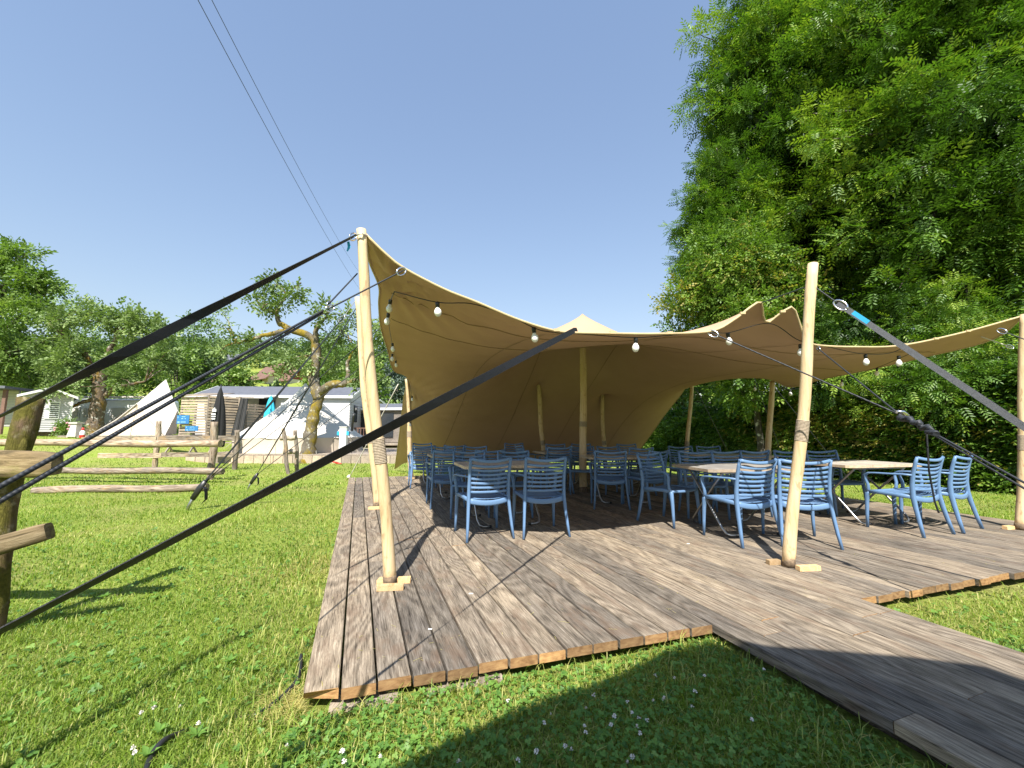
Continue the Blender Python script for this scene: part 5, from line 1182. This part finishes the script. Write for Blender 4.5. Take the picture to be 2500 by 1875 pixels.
for (xa, xb, py, h_) in ((388, 575, 1070, .17), (240, 395, 1112, .16), (395, 570, 1110, .15), (200, 382, 1072, .13)):
    a = wp(xa, py, 13.93); b = wp(xb, py+2, 13.93); L = b.x-a.x; mb = MB(); mb.box((0, L/2, 0), (.05, L, h_)); o = mb.build('rail', M['log'], t); o.location = a-Vector(org); o.rotation_euler = (0, 0, -math.pi/2)
t0 = gp(700, 1158, -.10); org = (t0.x, t0.y, -.1); t = empty('fence_stub', org, R(0), 'short fence stub of two leaning posts and two thick cross pieces by the crooked tree', 'fence')
u1 = wp(692, 1045, t0.y); log_obj('post', (t0.x+.06, t0.y, -.2), (u1.x, t0.y, u1.z), .055, M['log'], t, 21, org)
v0 = wp(728, 1142, t0.y+.9); v1 = wp(721, 1050, t0.y+.9); log_obj('post', (v0.x, v0.y, -.2), (v1.x, v1.y, v1.z), .06, M['log'], t, 22, org)
for py in (1069, 1103): a = wp(684+(8 if py > 1080 else 0), py, t0.y+.35); b = wp(722, py, t0.y+.45); log_obj('cross_piece', a, b, .075, M['greyplank'], t, 23+py, org)
# big mossy post with two rail ends, close to the camera at the left
g0 = gp(-40, 1560, -.10); tp = wp(66, 972, 2.75)
org = tuple(g0); t = empty('fence_corner', org, 0, 'thick leaning mossy post at the left edge with two rails ending beside it', 'fence')
rd = random.Random(9); P = []; rs = []; K = 26; a = Vector(g0)+Vector((0, 0, -.2)); b = tp
for i in range(K+1):
    f = i/K; P.append(a.lerp(b, f)-Vector(org)+Vector((.018*math.sin(f*8), .01*math.cos(f*6), 0))); rs.append(.064*(1+.06*math.sin(f*13+1)+.04*math.sin(f*31)+rd.uniform(-.02, .02)))
MB().tube(P, rs, 20).build('post', M['mosspost'], t)
mb = MB(); q = a.lerp(b, .80)-Vector(org)+Vector((.056, -.02, 0)); mb.lathe([(.0, -.10), (.018, -.07), (.026, 0), (.016, .06), (.0, .08)], q, 9); mb.build('bark_flap', M['mosspost'], t)
def railend(pxe, pyt, pyb, px0, pyt0, pyb0, Y, Y0, seed, nm):
    e1 = wp(pxe, (pyt+pyb)/2, Y); e0 = wp(px0, (pyt0+pyb0)/2, Y0); hh_ = (pyb-pyt)/1010*Y; L = (e1-e0).length; rd = random.Random(seed)
    P = [(0, L*f, .006*math.sin(f*9+seed)) for f in np.linspace(0, 1, 16)]; wv = [hh_*(1+.04*math.sin(f*14+seed)) for f in np.linspace(0, 1, 16)]; wv[-1] *= .86
    mb = MB(); mb.sweep(P, wv, .075, side=(0, 0, 1), n=12, pw=.5); o = mb.build(nm, M['mossrail'], t); o.location = e0-Vector(org); o.rotation_euler = (e1-e0).to_track_quat('Y', 'Z').to_euler(); return o
M['mossrail'] = wood('mossy_rail', [(.07, .055, .03), (.17, .13, .075), (.27, .22, .14)], grain=(9, 1, 9), bmp=.9, stain=(.17, .17, .03), rnd=5, dist=.01)
railend(140, 1100, 1162, -420, 1098, 1166, 2.60, 2.5, 3, 'rail'); railend(122, 1276, 1320, -420, 1408, 1470, 2.60, 2.35, 5, 'rail')
# ------------------------------------------------------------------ cable on the lawn, power lines
mb = MB(); cp = [gp(735, 1600, -.06), gp(728, 1655, -.08), gp(690, 1700, -.085), (gp(640, 1738, -.088)), gp(600, 1752, -.10), gp(520, 1760, -.13), gp(440, 1790, -.10), gp(400, 1808, -.07), gp(370, 1845, -.085), gp(350, 1900, -.1)]
o0 = cp[0]; mb.tube([Vector(q)-o0 for q in crom([tuple(c) for c in cp], 60)], .011, 8); tag(mb.build('power_cable', M['black'], None, o0), 'thick black cable snaking out from under the deck corner through the grass', 'cable')
for k, (xa, ya, xb, yb) in enumerate([(478, -10, 882, 712), (512, -10, 870, 655)]):
    a = wp(xa, ya-240 if k == 0 else ya-240, 7); 
    a = wp(xa-130*(1 if k == 0 else .95), ya-236, 9.0) if False else wp(xa, ya, 10.0); b = wp(xb, yb, 46.0); d = b-a
    P = [a+d*f+Vector((0, 0, -1.2*4*f*(1-f)*.35)) for f in np.linspace(-.05, 1.35, 30)]
    mb = MB(); mb.tube([p-a for p in P], .011 if k == 0 else .010, 5); tag(mb.build('overhead_wire', M['cable'], None, a), ('left' if k == 0 else 'right')+' of two thin overhead wires crossing the sky', 'wire', 'overhead wires')
# ------------------------------------------------------------------ unseen shadow caster added behind the camera, outline traced back from the foreground shadow
hgt = 3.1; disp = Vector((LD.x/-LD.z, LD.y/-LD.z, 0))*(hgt+.05)
sh = [gp(900, 1905, -.05), gp(953, 1875, -.05), gp(1107, 1796, -.05), gp(1288, 1720, -.05), gp(1468, 1656, -.05), gp(1620, 1590, -.05), gp(1744, 1543, 0), gp(1862, 1570, 0), gp(2212, 1596, 0), gp(2387, 1618, 0), gp(2520, 1664, 0)]
pts = [Vector((q.x, q.y, 0))-disp for q in sh]; pts = [pts[0]+Vector((-1.2, -1.6, 0))]+pts+[pts[-1]+Vector((2.5, -1.2, 0)), pts[-1]+Vector((2.5, -6, 0)), pts[0]+Vector((-1.5, -6, 0))]
t = empty('shadow_caster', pts[0]+Vector((0, 0, hgt)), 0, 'canopy just behind the viewpoint whose shadow falls on the near grass and walkway', 'canopy')
L = [p-pts[0] for p in pts]; n = len(L)
MB().add([(p.x, p.y, 0) for p in L]+[(p.x, p.y, .02) for p in L], [tuple(range(n)), tuple(reversed(range(n, 2*n)))]+[(i, n+i, n+(i+1) % n, (i+1) % n) for i in range(n)]).build('cloth', M['seamdark'], t)
for i in (7, n-1, n-2): MB().tube([(L[i].x, L[i].y-.1, -hgt-.1), (L[i].x, L[i].y-.1, .0)], .04, 8).build('post', M['pole'], t)
# ------------------------------------------------------------------ grass
def view_pts(n, y0, y1, rg, xm=1.42, power=1.0):
    """ground points inside the view wedge between depths y0 and y1"""
    y = (y0**(2-power)+rg.random(n)*(y1**(2-power)-y0**(2-power)))**(1/(2-power)); x = (rg.random(n)*2-1)*(y*xm+.3)
    return x, y
patch = lambda x, y: .5+.5*np.sin(x*1.9+np.sin(y*1.3)*1.7)*np.sin(y*2.3+np.sin(x*.9)*1.5)
patch2 = lambda x, y: .5+.5*np.sin(x*.7+2*np.sin(y*.45+1))*np.sin(y*.6+np.sin(x*.5)*2)
def grass(name, n, y0, y1, hgt, wid, seed, power=1.0, label=None):
    rg = np.random.default_rng(seed); x, y = view_pts(n, y0, y1, rg, power=power)
    k = ~on_deck(x, y, -.0) & (y > y0)
    k &= ~((y > 16.8) & (x > pa.x-.1) & (x < pb.x+1.3))
    x, y = x[k], y[k]; n = len(x); z = hz(x, y)-.008
    lush = patch(x, y); edge = on_deck(x, y, .16); edge2 = on_deck(x, y, .35)
    h = hgt*(.45+.75*rg.random(n))*(.7+.6*lush); tall = rg.random(n) < np.where(edge2, .10, .012); h = np.where(tall, h*1.9, h); h = np.where(edge & ~tall, h*.75, h)
    ww = wid*(.7+.6*rg.random(n)); a = rg.random(n)*2*math.pi; lean = (.25+.9*rg.random(n))*h
    dx, dy = np.cos(a)*lean, np.sin(a)*lean; sx, sy = -np.sin(a)*ww/2, np.cos(a)*ww/2
    b = np.stack([x, y, z], 1); v = np.zeros((n, 5, 3))
    v[:, 0] = b+np.stack([sx, sy, 0*x], 1); v[:, 1] = b-np.stack([sx, sy, 0*x], 1)
    mid = b+np.stack([dx*.35, dy*.35, h*.62], 1); v[:, 2] = mid-np.stack([sx, sy, 0*x], 1)*.8; v[:, 3] = mid+np.stack([sx, sy, 0*x], 1)*.8
    v[:, 4] = b+np.stack([dx, dy, h*(.92-.25*rg.random(n))], 1)
    f = np.array([(0, 1, 2), (0, 2, 3), (3, 2, 4)]); F = f[None]+(np.arange(n)*5)[:, None, None]
    dry = rg.random(n) < (.10+.28*smooth(.55, .95, patch2(x, y))+np.where(edge2, .22, 0))
    t = np.clip(.42+.2*rg.normal(size=n)+.34*(patch2(x, y)-.5)+.12*(patch(x*2.1, y*1.7)-.5), 0, .82); t = np.where(dry, .8+.2*rg.random(n), t)
    o = link(name, np_mesh(name, v.reshape(-1, 3), F.reshape(-1, 3), M['grass'], np.repeat(t, 5))); tag(o, label, 'grass', None, 'stuff'); return o
grass('near_grass', 165000, 1.15, 3.2, .050, .0042, 1, 0.9, 'short sunny lawn blades in the foreground around the deck')
grass('middle_grass', 130000, 3.2, 9.0, .052, .0075, 2, 1.1, 'mown lawn left of the deck and beyond its right edge')
grass('far_grass', 90000, 9.0, 24.0, .06, .018, 3, 1.2, 'lawn stretching back to the fences and tents')
# clover
def clover_t():
    V = []; F = []; T = []
    for k in range(3):
        a = 2*math.pi*k/3; b = len(V); r = .0125
        pts = [(0, .0015, 0)]+[(r*.95*math.sin(q), r*1.05-r*1.0*math.cos(q), .003*abs(math.sin(q))) for q in np.linspace(.55, 2*math.pi-.55, 7)]
        for p in pts: V.append((p[0]*math.cos(a)-p[1]*math.sin(a), p[0]*math.sin(a)+p[1]*math.cos(a), p[2]))
        F += [(b, b+i, b+i+1) for i in range(1, 7)]; T += [.3]*8
    return np.array(V), np.array(F), np.array(T)
TC = clover_t()
def clovers(name, n, fn, seed, sc, zoff, label):
    rg = np.random.default_rng(seed); x, y = fn(n, rg); k = ~on_deck(x, y, .02); x, y = x[k], y[k]; n = len(x)
    z = hz(x, y)+zoff*(.5+.8*rg.random(n)); nrm = np.stack([rg.normal(size=n)*.35, -.15+rg.normal(size=n)*.35, np.ones(n)], 1); nrm /= np.linalg.norm(nrm, axis=1, keepdims=True)
    TV, TF, TT = TC; a = rg.random(n)*6.28; x_ = np.stack([np.cos(a), np.sin(a), np.zeros(n)], 1); x_ -= nrm*(x_*nrm).sum(1, keepdims=True); x_ /= np.linalg.norm(x_, axis=1, keepdims=True); y_ = np.cross(nrm, x_)
    Rm = np.stack([x_, y_, nrm], 2); s = sc*(.6+.7*rg.random(n)); V = np.einsum('nij,kj->nki', Rm, TV)*s[:, None, None]+np.stack([x, y, z], 1)[:, None]
    F = TF[None]+(np.arange(n)*len(TV))[:, None, None]; t = np.repeat(np.clip(.45+.22*rg.normal(size=n), 0, 1), len(TV))
    o = link(name, np_mesh(name, V.reshape(-1, 3), F.reshape(-1, 3), M['clover'], t)); tag(o, label, 'clover', None, 'stuff'); return o
def fc(n, rg):
    x, y = view_pts(n*3, 1.2, 3.4, rg, 1.3, .9); k = ((x > -.9)*(y < 2.6)*(patch(x*1.7, y*2)+.4*rg.normal(size=len(x)) > .15)) | (patch(x, y)+.3*rg.normal(size=len(x)) > 1.0); x, y = x[k][:n], y[k][:n]; return x, y
clovers('clover_patch', 11000, fc, 5, .47, .036, 'clover leaves carpeting the grass before the deck')
def fc2(n, rg):
    x, y = view_pts(n*3, 1.3, 5.5, rg, 1.35, 1.0); k = (patch(x*1.3+2, y)+.45*rg.normal(size=len(x))) > .6; return x[k][:n], y[k][:n]
clovers('broad_weeds', 2200, fc2, 6, .68, .03, 'scattered broad lawn weeds between the grass blades')
# dry patches of hay and bare earth by the deck corner
rg = np.random.default_rng(12)
def tuft(n, cx, cy, r, seed, name, label):
    rg = np.random.default_rng(seed); x = cx+rg.normal(size=n)*r; y = cy+rg.normal(size=n)*r*.7; k = ~on_deck(x, y, .0); x, y = x[k], y[k]; n = len(x); a = rg.random(n)*6.28; Ls = .03+.05*rg.random(n); w_ = .0016
    z = hz(x, y)+.004+.02*rg.random(n); p = np.stack([x, y, z], 1); d = np.stack([np.cos(a), np.sin(a), rg.normal(size=n)*.25], 1)*Ls[:, None]; s = np.stack([-np.sin(a), np.cos(a), 0*a], 1)*w_
    V = np.stack([p-s, p+s, p+d+s*.4, p+d-s*.4], 1); F = np.arange(n*4).reshape(n, 4)
    o = link(name, np_mesh(name, V.reshape(-1, 3), F, M['grass'], np.full(n*4, 1.0))); tag(o, label, 'hay', None, 'stuff')
q = gp(735, 1718, -.1); tuft(1500, q.x, q.y, .10, 1, 'dry_grass', 'dry brown grass heap under the deck corner')
q = gp(795, 1400, -.1); tuft(1600, q.x-.12, q.y, .35, 2, 'dry_grass', 'dry yellowed grass along the left deck edge')
q = gp(2240, 1500, -.1); tuft(1200, q.x, q.y, .35, 3, 'dry_grass', 'dry mown grass lying right of the walkway')
# flowers of clover
fm = MB()
rd = random.Random(2)
for k in range(26):
    a = rd.uniform(0, 6.28); e = rd.uniform(-.2, 1.5); d = Vector((math.cos(a)*math.cos(e), math.sin(a)*math.cos(e), math.sin(e))); s = d.cross(Vector((.3, .2, 1))).normalized()*.0028
    fm.add([d*.003-s*.4, d*.003+s*.4, d*.0125+s, d*.015, d*.0125-s], [(0, 1, 2, 3, 4)])
fm_head = fm.mesh('flower_head', M['petal']); fm_stem = MB().tube([(0, 0, -.075), (.003, 0, -.04), (0, 0, 0)], .0012, 5).mesh('stem', M['clover'])
fl = [(1310, 1835), (1265, 1856), (1328, 1765), (1427, 1773), (1430, 1788), (1492, 1770), (1345, 1745), (1543, 1740), (1560, 1753), (1562, 1790), (1580, 1758), (1555, 1775), (1595, 1712), (1622, 1706), (1532, 1713), (1450, 1697), (1431, 1730), (1499, 1748), (1646, 1655), (1697, 1688), (1720, 1650), (1240, 1710), (1835, 1757), (1690, 1725), (1620, 1708), (1532, 1862), (1545, 1850), (1395, 1830), (835, 1835), (840, 1858), (928, 1847), (440, 1725), (345, 1740), (375, 1728), (484, 1766), (325, 1825), (328, 1837), (1865, 1635), (1120, 1860), (1600, 1650), (1380, 1822), (700, 1820)]
for k, (px, py) in enumerate(fl):
    p = gp(px, py, -.035); t = empty('clover_flower', p, rd.uniform(0, 6), 'white clover flower head standing in the foreground grass', 'flower', 'white clover flowers')
    o = link('flower_head', fm_head, t); o.scale = [rd.uniform(.5, .8)]*3; o.rotation_euler = (rd.uniform(-.4, .4), rd.uniform(-.4, .4), 0); link('stem', fm_stem, t)
# weeds with larger leaves near the camera
rg = np.random.default_rng(44)
wl_ = [(390, 1790), (360, 1850), (255, 1460), (700, 1815), (1500, 1700), (480, 1800), (620, 1640), (560, 1620)]
for k, (px, py) in enumerate(wl_):
    p = gp(px, py, -.09); q = []
    for j in range(6): q.append(kite(.034+.02*rg.random(), .022, .2, (0, 0, .01), 2*math.pi*j/6+rg.random()*.5, .25+.3*rg.random()))
    V, F, T = template(q); o = link('broadleaf_weed', np_mesh('broadleaf_weed', V, F, M['clover'], T*.4+.4), None, p); tag(o, 'low rosette of broad leaves in the foreground lawn', 'weed', 'broad leaved rosettes')
# small litter on the planks
for (px, py, s) in ((1150, 1450, .03), (2242, 1330, .0), (1680, 1328, .03), (1050, 1537, .022)):
    if s: o = MB().box((0, 0, .003), (s, s*.4, .003)).build('scrap', M['white'], None, gp(px, py, .003)); tag(o, 'tiny white scrap lying on the deck planks', 'scrap', 'white scraps on the deck')
rg = np.random.default_rng(91); n = 420
uu_ = rg.random(n)*NP*PW*.96; vv_ = rg.random(n)**1.4*5.5+.05; P = np.array([tuple(KL+E1*float(a)+PD*float(b)) for a, b in zip(uu_, vv_)]); P[:, 2] = .0045
a = rg.random(n)*6.28; Ls = .012+.045*rg.random(n)**2; d = np.stack([np.cos(a), np.sin(a), 0*a], 1)*Ls[:, None]; q = np.stack([-np.sin(a), np.cos(a), 0*a], 1)*.0011
V = np.stack([P-q, P+q, P+d+q, P+d-q], 1); o = link('straw_bits', np_mesh('straw_bits', V.reshape(-1, 3), np.arange(n*4).reshape(n, 4), M['grass'], np.full(n*4, 1.0))); tag(o, 'fine bits of straw and dry grass strewn over the planks', 'straw', None, 'stuff')
print('tris', sum(len(m.polygons) for m in bpy.data.meshes))
